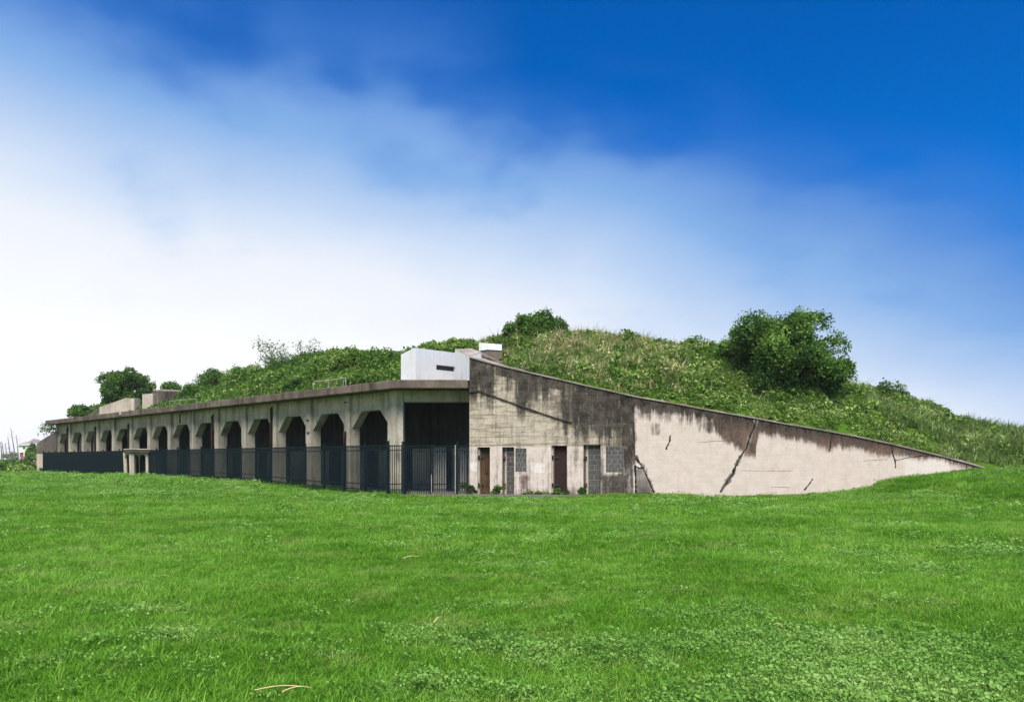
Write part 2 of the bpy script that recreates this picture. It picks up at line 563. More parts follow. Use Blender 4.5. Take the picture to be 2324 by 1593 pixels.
d2 = ((CT[:, None, :2] - CT[None, :, :2]) ** 2).sum(-1)
nC = len(CT)
A = np.zeros((nC + 3, nC + 3))
A[:nC, :nC] = tps(d2) + np.eye(nC) * 2.0
A[:nC, nC] = 1
A[:nC, nC + 1:] = CT[:, :2]
A[nC:, :nC] = A[:nC, nC:].T
TW = np.linalg.solve(A, np.concatenate([CT[:, 2], np.zeros(3)]))


def hill_z(X, Y):
    X = np.asarray(X, float)
    Y = np.asarray(Y, float)
    out = np.empty(X.size)
    xf, yf = X.ravel(), Y.ravel()
    for a in range(0, X.size, 20000):
        xs, ys = xf[a:a + 20000], yf[a:a + 20000]
        r2 = (xs[:, None] - CT[:, 0]) ** 2 + (ys[:, None] - CT[:, 1]) ** 2
        out[a:a + 20000] = tps(r2) @ TW[:nC] + TW[nC] + TW[nC + 1] * xs + TW[nC + 2] * ys
    bump = 0.10 * np.sin(xf * 1.7 + yf * 0.6) * np.cos(yf * 1.4) + 0.12 * np.sin(xf * 0.7 - yf * 0.9)
    bump = bump + 0.16 * np.sin(xf * 2.3 + 1.7 * np.sin(yf * 0.8)) * np.sin(yf * 2.1 + xf * 0.4) + 0.15 * np.sin(xf * 1.1 + yf * 1.3)
    fade = sstep(35.8, 38.5, yf)
    return np.maximum(out + bump * fade, -1.0).reshape(X.shape)


def on_hill(X, Y):
    t_, s_ = local(X, Y)
    right = (X > -1.95) & (Y > 35.4) & (s_ > 4.6)
    left = (X <= -1.95) & (s_ > 4.9) & (t_ < 66)
    return right | left


hx = np.linspace(-58, 50, 217)
hy = np.arange(35.4, 104, 0.5)
HX, HY = np.meshgrid(hx, hy)
HZ = hill_z(HX, HY)
nx, ny = len(hx), len(hy)
ii = (np.arange(ny - 1)[:, None] * nx + np.arange(nx - 1)[None, :])
cx, cy = HX[:-1, :-1] + 0.25, HY[:-1, :-1] + 0.25
cz = HZ[:-1, :-1]
keep = on_hill(cx, cy) & (cz > ground_z(cx, cy) - 0.5)
ii = ii[keep]
Q = np.stack([ii, ii + 1, ii + nx + 1, ii + nx], 1)
used, inv = np.unique(Q, return_inverse=True)
HV = np.stack([HX.ravel(), HY.ravel(), HZ.ravel()], 1)[used]
hill = link('hill', np_mesh('hill', HV, inv.reshape(Q.shape)), M['turf'], smooth=True)
tag(hill, 'earth mound heaped over the concrete bunker', kind='structure')

# paved strip in front of the gate and doors
mb = MB()
pad_poly = [(-4.9, 34.45), (-3.6, 34.2), (-1.0, 34.0), (1.6, 34.05), (3.2, 34.3), (3.4, 34.99), (-1.9, 34.99), (-1.9, 36.2), (-4.9, 36.2)]
mb.prism(pad_poly, -0.25, 0.022)
pad = mb.build('pavement', M['pad'])
tag(pad, 'worn grey paved strip between gate and rusty doors', kind='structure')

# ------------------------------------------------------------------ bunker
bunker = thing('concrete_bunker', 'long weathered concrete bunker with arched gallery and stained sloping wing wall', 'bunker', (C0[0], C0[1], 0))
SLAB0, SLAB1 = 4.72, 5.10
PITCH, T0, PW = 3.61, 4.31, 0.50

# gallery pillars
mb = MB()
cpx = at(915, 0, 36.32).x
mb.prism([L(1.2, 0)[:2], L(0.45, 0)[:2], (cpx, 36.32), (cpx, 36.95), L(1.2, 0.95)[:2]], -0.4, SLAB0)
mb.build('pillar', M['facade'], bunker, bevel=0.02)
tks = [T0 + PITCH * k for k in range(14)]
for tk in tks:
    MB().lbox(tk, tk + PW, 0, 0.62, -0.4, SLAB0).build('pillar', M['facade'], bunker, bevel=0.02)

# arched panels between the pillars: straight haunches as in the photograph
ARCH_LO, ARCH_HI = 3.08, 3.90
for k in range(14):
    a = 1.2 if k == 0 else tks[k - 1] + PW
    bnd = tks[k]
    w_ = bnd - a
    fl = w_ * 0.255
    out = [(a, SLAB0), (a, ARCH_LO), (a + fl, ARCH_HI), (bnd - fl, ARCH_HI), (bnd, ARCH_LO), (bnd, SLAB0)]
    fs = 0.16
    mb = MB()
    n = len(out)
    v1 = [L(p, fs, z) for p, z in out]
    v2 = [L(p, 0.60, z) for p, z in out]
    face = [(0, 1, 2), (0, 2, 3, 5), (3, 4, 5)]
    mb.add(v1 + v2, face + [tuple(reversed([i + n for i in f])) for f in face] + [(i, n + i, n + i + 1, i + 1) for i in range(1, 4)])
    mb.build('arch_panel', M['facade'], bunker)

for k in (11, 12, 13):
    MB().lbox(tks[k - 1] + PW + 0.004, tks[k] - 0.004, 0.75, 0.95, 0.02, SLAB0 - 0.004).build('infill_wall', M['rubble'], bunker)
# roof slab with overhanging brown edge
slab_poly = [L(52.3, -0.7)[:2], (-5.18, 35.25), (-1.93, 35.25), (-1.93, 40.7), L(52.3, 5.5)[:2]]
slab = MB().prism(slab_poly, SLAB0, SLAB1).build('roof_slab', M['slab'], bunker, bevel=0.03)
slab['label'] = 'brown stained overhanging roof slab'
# beam over the gate
MB().box(cpx, -1.93, 36.38, 36.9, 4.19, SLAB0 + 0.01).build('beam', M['facade'], bunker, bevel=0.02)

# gallery interior
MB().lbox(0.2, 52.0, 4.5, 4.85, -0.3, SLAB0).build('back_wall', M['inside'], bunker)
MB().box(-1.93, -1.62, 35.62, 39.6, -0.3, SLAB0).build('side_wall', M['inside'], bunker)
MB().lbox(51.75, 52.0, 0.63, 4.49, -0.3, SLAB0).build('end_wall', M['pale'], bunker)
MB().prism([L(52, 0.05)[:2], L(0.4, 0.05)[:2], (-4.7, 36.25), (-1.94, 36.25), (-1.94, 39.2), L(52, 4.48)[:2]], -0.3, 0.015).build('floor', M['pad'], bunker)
# whitewashed lower wall inside, pierced by dark doorways
tt = 0.4
i = 0
while tt < 50:
    wd = [1.3, 2.2, 1.7, 2.6][i % 4]
    MB().lbox(tt, tt + wd, 4.42, 4.497, 0.02, 2.12).build('whitewash_panel', M['wainscot'], bunker)
    tt += wd + [1.1, 1.4][i % 2]
    i += 1
for X0, X1 in ((-3.95, -3.2), (-2.55, -1.95)):
    MB().box(X0, X1, 38.55, 38.95, 0.02, 2.15).build('whitewash_panel', M['wainscot'], bunker)


# wing wall -----------------------------------------------------------------
def r4(x, y):
    p = src(1500 + x / 3.32, 1250 + y / 3.32, WALL_Y)
    return p.x, p.z


def opening(x0, y0, x1, y1, z0=None):
    a, top = r4(x0, y0)
    c, bot = r4(x1, y1)
    return (a, c, bot if z0 is None else z0, top)


OP = {
    'door_a': opening(300, 795, 438, 1310, -0.02),
    'door_b': opening(575, 795, 706, 1310, -0.02),
    'win_a': opening(720, 808, 842, 1066),
    'door_c': opening(1118, 778, 1290, 1320, -0.02),
    'door_d': opening(1472, 768, 1664, 1320, -0.02),
    'win_b': opening(1720, 785, 1917, 1072),
}
XL = float(PX[0])
XM = 7.4
XR = float(PX[-1])
xs = np.unique(np.concatenate([np.arange(XL, XM, 0.07), [XM]] + [np.array(o[:2]) for o in OP.values()]))
zcut = 2.32
zs = np.unique(np.concatenate([np.arange(-0.5, zcut, 0.07), [zcut]] + [np.array(o[2:]) for o in OP.values()]))
V, F = [], []


def grid(xs, zfun, nz):
    base = len(V)
    for x in xs:
        for j in range(nz):
            V.append((x, WALL_Y, zfun(x, j)))
    return base


def inside(x, z):
    return any(o[0] < x < o[1] and o[2] < z < o[3] for o in OP.values())


b0 = grid(xs, lambda x, j: zs[j], len(zs))
for i in range(len(xs) - 1):
    for j in range(len(zs) - 1):
        if not inside((xs[i] + xs[i + 1]) / 2, (zs[j] + zs[j + 1]) / 2):
            q = b0 + i * len(zs) + j
            F.append((q, q + len(zs), q + len(zs) + 1, q + 1))
NU = 60
b0 = grid(xs, lambda x, j: zcut + (float(wall_top(x)) - zcut) * j / (NU - 1), NU)
for i in range(len(xs) - 1):
    for j in range(NU - 1):
        q = b0 + i * NU + j
        F.append((q, q + NU, q + NU + 1, q + 1))
xs2 = np.linspace(XM, XR, 200)
NW = 72
b0 = grid(xs2, lambda x, j: -0.5 + (float(wall_top(x)) + 0.5) * j / (NW - 1), NW)
for i in range(len(xs2) - 1):
    for j in range(NW - 1):
        q = b0 + i * NW + j
        F.append((q, q + NW, q + NW + 1, q + 1))
WV = np.array(V)
# stain masks
SX = (WV[:, 0] / WALL_Y * 1800 + 1162) / 0.681325       # along the wall, in photo columns
SZ = (1043 - (WV[:, 2] - EYE) / WALL_Y * 1800) / 0.681325
top = wall_top(WV[:, 0])
dtop = top - WV[:, 2]


def bandmask(reach, soft=0.35):
    return np.clip(0.5 + (reach - dtop) / (2 * soft), 0, 1)


def blob(x0, x1, y0, y1, sx=12, sy=25):
    return sstep(x0 - sx, x0 + sx, SX) * sstep(x1 + sx, x1 - sx, SX) * sstep(y0 - sy, y0 + sy, SZ) * sstep(y1 + sy, y1 - sy, SZ)


rx = [1560, 1600, 1640, 1660, 1700, 1725, 1760, 1775, 1830, 1880, 1950, 2020, 2080, 2108, 2114, 2200, 2300, 2480, 2700, 3000]
rd = [2.0, 1.75, 1.9, 1.3, 1.15, 1.9, 1.9, 1.2, 1.5, 2.2, 2.35, 2.3, 2.05, 1.9, 0.75, 0.75, 0.68, 0.45, 0.4, 0.1]
dark = bandmask(np.interp(SX, rx, rd), 0.75) * 0.95
dark = np.where(SX > 2112, bandmask(np.interp(SX, rx, rd), 0.35) * 0.8, dark)
dark = np.maximum(dark, 0.80 * blob(2012, 2100, 1460, 1490, 14, 40))
dark = np.maximum(dark, 0.62 * blob(2070, 2112, 1450, 1680, 10, 30))
dark = np.maximum(dark, 0.5 * blob(2000, 2016, 1480, 1680, 8, 30))
dark = np.maximum(dark, 1.0 * blob(2004, 2092, 1578, 1690, 12, 14))
dark = np.maximum(dark, 0.80 * blob(2050, 2120, 1390, 1470, 10, 20) * 0.8)
dark = np.maximum(dark, 0.45 * blob(2118, 2160, 1560, 1680, 8, 15))
dark = np.maximum(dark, 0.42 * blob(1560, 2120, 1625, 1700, 20, 14))
dark = np.maximum(dark, 0.55 * blob(2330, 2420, 1400, 1440, 15, 12))
dark = np.maximum(dark, 0.45 * blob(2170, 2200, 1410, 1450, 6, 10))
# cleaner streaks in the mould
for x, wd in ((1672, 20), (1712, 10), (1850, 25)):
    dark = dark * (1 - 0.55 * np.exp(-((SX - x) / wd) ** 2) * (dtop > 0.5))
dark = np.where(SX < 2112, np.maximum(dark, 0.16), dark)
bx_ = [1560, 1950, 2050, 2112, 2125, 2340, 2375, 2385, 2500, 2519, 2523, 2560, 2700, 2764, 2770, 2840, 2965, 2972, 3060, 3110, 3180, 3300]
bd_ = [0.05, 0.1, 0.5, 0.6, 0.45, 0.42, 0.5, 1.1, 1.75, 1.8, 0.75, 0.65, 0.7, 0.85, 0.72, 0.62, 0.62, 0.5, 0.45, 0.2, 0.2, 0.25]
brown = bandmask(np.interp(SX, bx_, bd_), 0.26) * 0.95
brown = np.maximum(brown, 0.6 * blob(2070, 2120, 1430, 1560, 8, 25))
brown = np.maximum(brown, 0.5 * blob(1730, 1760, 1580, 1630, 10, 10))
paintm = np.where(SX > 2112, 1.0, 0.0)
paintm = np.maximum(paintm, 0.95 * sstep(1478, 1496, SZ) * sstep(2125, 2090, SX))
paintm = np.maximum(paintm, 0.42 * blob(1660, 2060, 1415, 1490, 30, 20))
whitem = np.maximum.reduce([0.95 * blob(1784, 1814, 1543, 1575, 3, 3), 0.5 * blob(1766, 1786, 1552, 1575, 3, 3), 0.75 * blob(1565, 1592, 1535, 1570, 4, 6), 0.55 * blob(3000, 3180, 1520, 1600, 25, 15), 0.55 * blob(2085, 2120, 1520, 1570, 6, 8)])
me = bpy.data.meshes.new('wing_wall')
off = origin_of(bunker)
nF = len(F)
# back and ends
thick = 0.6
ob_ = len(V)
xs3 = np.linspace(XL, XR, 60)
for x in xs3:
    V.append((x, WALL_Y + thick, -0.5))
    V.append((x, WALL_Y + thick, float(wall_top(x)) + 0.05))
for i in range(len(xs3) - 1):
    q = ob_ + 2 * i
    F.append((q, q + 1, q + 3, q + 2))
e0 = len(V)
V += [(XL, WALL_Y, -0.5), (XL, WALL_Y, PZ[0]), (XL, WALL_Y + thick, PZ[0]), (XL, WALL_Y + thick, -0.5), (XR, WALL_Y, -0.5), (XR, WALL_Y, PZ[-1]), (XR, WALL_Y + thick, PZ[-1]), (XR, WALL_Y + thick, -0.5)]
F += [(e0, e0 + 1, e0 + 2, e0 + 3), (e0 + 7, e0 + 6, e0 + 5, e0 + 4)]
# reveals of the openings
REV = 0.34
for o in OP.values():
    r0 = len(V)
    x0, x1, z0, z1 = o
    V += [(x0, WALL_Y, z0), (x1, WALL_Y, z0), (x1, WALL_Y, z1), (x0, WALL_Y, z1), (x0, WALL_Y + REV, z0), (x1, WALL_Y + REV, z0), (x1, WALL_Y + REV, z1), (x0, WALL_Y + REV, z1)]
    F += [(r0, r0 + 1, r0 + 5, r0 + 4), (r0 + 1, r0 + 2, r0 + 6, r0 + 5), (r0 + 2, r0 + 3, r0 + 7, r0 + 6), (r0 + 3, r0, r0 + 4, r0 + 7)]
me.from_pydata([(p[0] - off.x, p[1] - off.y, p[2] - off.z) for p in V], [], F)
mk = np.zeros((len(V), 4), np.float32)
mk[:len(WV), 0] = dark
mk[:len(WV), 1] = brown
mk[:len(WV), 2] = paintm
mk[:len(WV), 3] = whitem
mk[len(WV):, 0] = 0.35
mk[len(WV):, 2] = 0.4
a_ = me.attributes.new('mask', 'FLOAT_COLOR', 'POINT')
a_.data.foreach_set('color', mk.ravel())
wing = link('wing_wall', me, M['wing'], bunker)
wing['label'] = 'pinkish sloping wing wall streaked with black mould and rust brown'

# coping: a cap whose upper face tilts to the front
mb = MB()
vs, fs = [], []
cxs = np.linspace(XL, XR, 80)
for x in cxs:
    zt = float(wall_top(x))
    k = (x - XL) / (XR - XL)
    rise = 0.16 * (1 - k) ** 8 + 0.05 * (1 - k)
    wob = 0.012 * math.sin(x * 5.1) + 0.01 * math.sin(x * 13.7)
    vs += [(x, WALL_Y - 0.05, zt - 0.06), (x, WALL_Y - 0.055, zt + 0.0 + wob), (x, WALL_Y + 0.6 + 0.25 * (1 - k), zt + rise + wob), (x, WALL_Y + 0.6 + 0.25 * (1 - k), zt - 0.3), (x, WALL_Y + 0.002, zt - 0.05)]
for i in range(len(cxs) - 1):
    for j in range(4):
        a, c = i * 5 + j, (i + 1) * 5 + j
        fs.append((a, c, c + 1, a + 1))
    fs.append((i * 5 + 4, (i + 1) * 5 + 4, (i + 1) * 5, i * 5))
fs += [(0, 1, 2, 3, 4), tuple((len(cxs) - 1) * 5 + j for j in (4, 3, 2, 1, 0))]
mb.add(vs, fs)
cop = mb.build('coping', M['coping'], wing)
cop['label'] = 'pale weathered coping along the sloping top edge'

# white painted wedge where the wing wall meets the roof
Bx = at(1032.5, 793, 36.6)
top_a = Vector((XL - 0.004, WALL_Y + 0.01, PZ[0] + 0.02))
top_b = Vector((Bx.x, 36.6, Bx.z))
top_c = at(1071, 792, 37.2)
top_d = Vector((XL + 0.5, WALL_Y + 0.75, PZ[0] + 0.28))
mb = MB()
pts = [top_a, top_b, top_c, top_d]
mb.add([(p.x, p.y, SLAB1 - 0.05) for p in pts] + pts, [(0, 1, 5, 4), (1, 2, 6, 5), (2, 3, 7, 6), (3, 0, 4, 7)])
mb.build('white_end_block', M['white'], bunker)
nrm = Vector((0, 0, 0.012))
MB().add([p + nrm for p in pts], [(0, 3, 2, 1)]).build('end_block_cap', M['coping'], bunker)


# ribbons: cracks, joints and ledges
def ribbon(name, pts, width, mat, parent, proud=0.004, jit=0.0, seed=0, sub=6, depth=0.0):
    r = random.Random(seed)
    P2 = []
    for i in range(len(pts) - 1):
        for k in range(sub):
            u = k / sub
            P2.append((pts[i][0] * (1 - u) + pts[i + 1][0] * u, pts[i][1] * (1 - u) + pts[i + 1][1] * u))
    P2.append(pts[-1])
    vs, fs = [], []
    n = len(P2)
    for i, (x, z) in enumerate(P2):
        a, c = P2[max(i - 1, 0)], P2[min(i + 1, n - 1)]
        dx, dz_ = c[0] - a[0], c[1] - a[1]
        l = math.hypot(dx, dz_) or 1
        nx_, nz_ = -dz_ / l, dx / l
        u = i / (n - 1)
        ww = (width(u) if callable(width) else width) * (1 + r.uniform(-0.5, 0.5) * (jit > 0))
        ox, oz = r.uniform(-jit, jit), r.uniform(-jit, jit)
        for sgn in (-0.5, 0.5):
            vs.append((x + ox + nx_ * ww * sgn, WALL_Y - proud, z + oz + nz_ * ww * sgn))
        if depth:
            for sgn in (-0.5, 0.5):
                vs.append((x + ox + nx_ * ww * sgn, WALL_Y + 0.001, z + oz + nz_ * ww * sgn))
    k = 4 if depth else 2
    for i in range(n - 1):
        a, c = i * k, (i + 1) * k
        fs.append((a, a + 1, c + 1, c))
        if depth:
            fs += [(a + 1, a + 3, c + 3, c + 1), (a + 2, a, c, c + 2)]
    return MB().add(vs, fs).build(name, mat, parent)


def r5(x, y):
    p = src(2000 + x / 2.3424, 1000 + y / 2.3424, WALL_Y)
    return p.x, p.z


def r6(x, y):
    p = src(2600 + x / 2.4513, 1150 + y / 2.4513, WALL_Y)
    return p.x, p.z


ribbon('crack', [r5(1215, 925), r5(1205, 985), r5(1165, 1065), r5(1140, 1150), r5(1075, 1245), r5(1045, 1320), r5(1035, 1350), r5(935, 1495)], lambda u: 0.055 + 0.075 * math.exp(-((u - 0.78) / 0.06) ** 2) + 0.03 * math.exp(-((u - 0.2) / 0.2) ** 2), M['void'], wing, jit=0.018, seed=1)
ribbon('spalled_edge', [r5(1217, 925), r5(1207, 985), r5(1167, 1065), r5(1142, 1150), r5(1077, 1245), r5(1047, 1320), r5(1037, 1350), r5(935, 1495)], lambda u: 0.13 + 0.06 * math.sin(u * 23), M['rubble'], wing, proud=0.002, jit=0.03, seed=51, sub=9)
ribbon('spalled_edge', [r4(2048, 895), r4(2133, 1020), r4(2193, 1160), r4(2255, 1300)], 0.14, M['rubble'], wing, proud=0.002, jit=0.03, seed=52, sub=9)
ribbon('crack', [r5(545, 1050), r5(540, 1100), r5(510, 1165)], 0.06, M['void'], wing, jit=0.02, seed=2)
ribbon('crack', [r5(1658, 1390), r5(1625, 1440), r5(1592, 1480)], 0.055, M['void'], wing, jit=0.01, seed=3)
ribbon('crack', [r6(905, 810), r6(915, 880), r6(935, 940), r6(940, 1000)], 0.05, M['void'], wing, jit=0.015, seed=4)
ribbon('crack', [r6(935, 942), r6(1050, 915), r6(1180, 900), r6(1260, 905)], 0.025, M['void'], wing, jit=0.01, seed=5)
ribbon('crack', [r6(412, 760), r6(408, 830), r6(400, 870)], 0.05, M['void'], wing, jit=0.02, seed=6)
ribbon('crack', [r4(2032, 520), r4(2030, 700), r4(2040, 900)], 0.04, M['void'], wing, jit=0.015, seed=7)
ribbon('crack', [r4(2045, 900), r4(2130, 1020), r4(2190, 1160), r4(2252, 1300)], 0.065, M['void'], wing, jit=0.02, seed=8)
ribbon('crack', [r4(2046, 990), r4(2050, 1150), r4(2055, 1310)], 0.075, M['void'], wing, jit=0.015, seed=9)
ribbon('crack', [r4(2050, 1010), r4(2090, 1030), r4(2135, 1022)], 0.06, M['void'], wing, jit=0.02, seed=10)
ribbon('crack', [r4(2100, 1160), r4(2160, 1190), r4(2205, 1195)], 0.05, M['void'], wing, jit=0.02, seed=11)
ribbon('crack', [r4(1812, 640), r4(1812, 860), r4(1814, 1080)], 0.022, M['void'], wing, jit=0.006, seed=12)
for k, pl in enumerate([[r4(212, 780), r4(600, 770), r4(1100, 752), r4(1290, 745), r4(1560, 742)], [r4(212, 600), r4(520, 582), r4(880, 568)], [r4(215, 445), r4(480, 440), r4(900, 452)],
                        [r4(215, 315), r4(400, 300), r4(500, 292)], [r4(502, 270), r4(503, 440)], [r4(215, 680), r4(560, 685), r4(760, 675), r4(1250, 680)], [r4(550, 580), r4(548, 770)],
                        [r5(1100, 1330), r5(1350, 1332), r5(1500, 1330)], [r5(750, 1110), r5(900, 1098), r5(1050, 1096)], [r5(1330, 1455), r5(1480, 1460)], [r6(680, 942), r6(780, 938), r6(880, 930)], [r4(1560, 548), r4(1800, 545), r4(1950, 535)]]):
    ribbon('wall_joint', pl, 0.016, M['joint'], wing, jit=0.01, seed=20 + k)
led = ribbon('ledge', [r4(205, 192), r4(300, 175), r4(345, 185), r4(520, 250), r4(900, 385), r4(1150, 470), r4(1345, 525)], 0.06, M['iron'], wing, proud=0.05, jit=0.006, seed=40, depth=1)
led['label'] = 'thin dark ledge slanting across the wing wall'
# broken triangular chunk at the foot of the wall
tri = [r4(2056, 1035), r4(2130, 1035), r4(2240, 1300), r4(2062, 1305)]
MB().slabpoly([(x, WALL_Y - 0.002, z) for x, z in tri], (0, -0.05, 0)).build('broken_chunk', M['rubble'], wing, bevel=0.015)


# doors and block infills
def door(o, mat, label):
    x0, x1, z0, z1 = o
    jamb = 0.14
    d = MB().box(x0 + jamb, x1 - 0.01, WALL_Y + 0.22, WALL_Y + 0.28, z0, z1 - 0.06).build('door', mat, bunker, bevel=0.008)
    d['label'] = label
    MB().box(x0 + 0.004, x0 + jamb - 0.05, WALL_Y + 0.10, WALL_Y + 0.26, z0, z1 - 0.004).build('door_frame', M['pale'], d)
    MB().box(x0 + jamb - 0.048, x0 + jamb - 0.002, WALL_Y + 0.12, WALL_Y + 0.24, z0, z1 - 0.004).build('door_frame', M['mold'], d)
    for zz in (0.40, 1.62):
        MB().box(x0 + 0.02, x0 + 0.50 * (x1 - x0), WALL_Y + 0.185, WALL_Y + 0.217, z0 + zz, z0 + zz + 0.085).build('hinge', M['iron'], d, bevel=0.006)
        MB().tube([(x0 + 0.06, WALL_Y + 0.09, z0 + zz - 0.04), (x0 + 0.06, WALL_Y + 0.09, z0 + zz + 0.13)], 0.045).build('hinge_pin', M['iron'], d)
    MB().box(x1 - 0.2, x1 - 0.12, WALL_Y + 0.18, WALL_Y + 0.218, z0 + 0.95, z0 + 1.1).build('latch', M['iron'], d)
    MB().box(x0 + 0.003, x1 - 0.003, WALL_Y + 0.30, WALL_Y + 0.335, z0, z1 - 0.003).build('door_backing', M['void'], d)
    return d


door(OP['door_a'], M['door_tan'], 'rusty tan steel door beside the gate')
door(OP['door_c'], M['door_dark'], 'dark rusted steel door between two bricked-up doorways')

block_cache = {}


def block_mesh(w_, h_):
    key = (round(w_, 3), round(h_, 3))
    if key not in block_cache:
        mb = MB().box(-w_ / 2, w_ / 2, -0.05, 0.05, -h_ / 2, h_ / 2)
        e = 0.008
        me = bpy.data.meshes.new('block')
        v = [(x * (1 if y > 0 else 1 - 2 * e / w_), y, z * (1 if y > 0 else 1 - 2 * e / h_)) for x, y, z in mb.v]
        me.from_pydata(v, [], mb.f)
        me.materials.append(M['block'])
        block_cache[key] = me
    return block_cache[key]


def infill(o, rows, cols, label, left=0.0, depth=0.22):
    x0, x1, z0, z1 = o
    bx0 = x0 + left
    root = MB().box(bx0 + 0.003, x1 - 0.003, WALL_Y + depth - 0.042, WALL_Y + REV - 0.02, z0, z1 - 0.003).build('block_infill', M['mortar'], bunker)
    root['label'] = label
    if left:
        MB().box(x0 + 0.003, x0 + left * 0.55, WALL_Y + depth - 0.03, WALL_Y + REV - 0.01, z0, z1 - 0.003).build('door_frame', M['mold'], root)
        MB().box(x0 + left * 0.57, bx0 - 0.003, WALL_Y + depth - 0.01, WALL_Y + REV - 0.01, z0, z1 - 0.003).build('door_frame', M['pale'], root)
        for zz in (0.38, 1.58):
            MB().box(x0 + 0.02, x0 + left * 0.75, WALL_Y + depth - 0.10, WALL_Y + depth - 0.032, z0 + zz, z0 + zz + 0.14).build('hinge', M['rust'], root, bevel=0.01)
    h = (z1 - z0) / rows
    wd = (x1 - bx0) / cols
    for r in range(rows):
        cuts = [bx0] + [bx0 + wd * (c + (0.5 if r % 2 else 0)) for c in range(0 if r % 2 else 1, cols)] + [x1]
        for a, c in zip(cuts[:-1], cuts[1:]):
            if c - a < 0.05:
                continue
            ob = bpy.data.objects.new('block', block_mesh(c - a - 0.014, h - 0.016))
            COL.objects.link(ob)
            ob.parent = root
            ob.location = Vector(((a + c) / 2, WALL_Y + depth + random.uniform(-0.004, 0.004), z0 + h * (r + 0.5))) - origin_of(root)


infill(OP['door_b'], 10, 1, 'narrow doorway walled up with grey concrete blocks', left=0.2)
infill(OP['win_a'], 5, 3, 'small window walled up with grey concrete blocks', depth=0.06)
infill(OP['door_d'], 10, 1, 'wide doorway walled up with grey concrete blocks', left=0.24)
infill(OP['win_b'], 6, 3, 'mould-streaked window walled up with grey concrete blocks', depth=0.04)

# rusty downpipes and brackets on the pillars
for tk, z0, z1, sz in ((tks[0] + 0.32, 0.1, 2.9, 0.07), (tks[2] + 0.42, 0.1, 4.45, 0.075), (tks[4] + 0.62, 0.1, 4.3, 0.085), (tks[5] + 1.9, 3.95, 4.6, 0.05), (tks[8] + 0.45, 0.1, 4.2, 0.06), (tks[10] + 0.5, 0.1, 4.2, 0.08), (tks[12] + 0.5, 0.1, 4.4, 0.07)):
    MB().tube([L(tk, -0.06, z0), L(tk, -0.06, z1), L(tk, 0.12, z1 + 0.12)], sz, 8).build('downpipe', M['rust'], bunker, smooth=True)
for tk, zz in ((tks[0] + 0.2, 4.35), (tks[1] + 0.15, 3.6), (tks[1] + 0.1, 2.95), (tks[11] + 0.2, 3.6)):
    MB().lbox(tk, tk + 0.22, -0.06, -0.002, zz, zz + 0.05).build('bracket', M['iron'], bunker)

# ------------------------------------------------------------------ observation post on the roof
p0 = at(944, 789.5, 36.5)
q0 = Vector((p0.x, p0.y, 0))
dd, ds = Vector((DT[0], DT[1], 0)), Vector((DS[0], DS[1], 0))
HB = p0.z
post = thing('observation_post', 'white painted concrete box with slit opening on bunker roof', 'lookout', (q0.x, q0.y, SLAB1))


def oprect(a, b_, z0, z1, thick=0.25):
    """a slab of the slit-side wall, between a and b_ along the inward direction"""
    return [q0 + ds * a + Vector((0, 0, z0)), q0 + ds * b_ + Vector((0, 0, z0)), q0 + ds * b_ + dd * thick + Vector((0, 0, z0)), q0 + ds * a + dd * thick + Vector((0, 0, z0))]


def slit_piece(a, b_, z0, z1, name='wall'):
    bt = oprect(a, b_, z0, z1)
    MB().hexa(bt, [(p.x, p.y, z1) for p in bt]).build(name, M['white'], post)


sl0, sl1 = 1.22, 2.42
b_s = oprect(sl0 + 0.004, sl1 - 0.004, 0, 0, 0.0)
MB().hexa([p + dd * 0.16 + Vector((0, 0, 5.784)) for p in b_s[:2]] + [p + dd * 0.246 + Vector((0, 0, 5.784)) for p in (b_s[1], b_s[0])], [p + dd * 0.16 + Vector((0, 0, 6.016)) for p in b_s[:2]] + [p + dd * 0.246 + Vector((0, 0, 6.016)) for p in (b_s[1], b_s[0])]).build('slit_shade_panel', M['block'], post)  # dark panel added behind the slit, its colour standing in for shade inside
zs0, zs1 = 5.78, 6.02
slit_piece(0, sl0, SLAB1 + 0.004, HB)
slit_piece(sl0, 3.0, SLAB1 + 0.004, zs0)
slit_piece(sl0, 3.0, zs1, HB)
slit_piece(sl1, 3.0, zs0, zs1)
bt = [q0 + dd * 0.252, q0 + dd * 1.13, q0 + dd * 1.13 + ds * 3.0, q0 + dd * 0.252 + ds * 3.0]
MB().hexa([(p.x, p.y, SLAB1 + 0.004) for p in bt], [(bt[0].x, bt[0].y, HB - 0.02), (bt[1].x, bt[1].y, HB - 0.20), (bt[2].x, bt[2].y, HB - 0.20), (bt[3].x, bt[3].y, HB - 0.02)]).build('body', M['white'], post)
r_ = q0 + ds * 2.15 - dd * 0.18
MB().box(r_.x, r_.x + 0.2, r_.y - 0.1, r_.y + 0.1, SLAB1 + 0.003, 5.36).build('vent_stub', M['mold'], post, bevel=0.01)

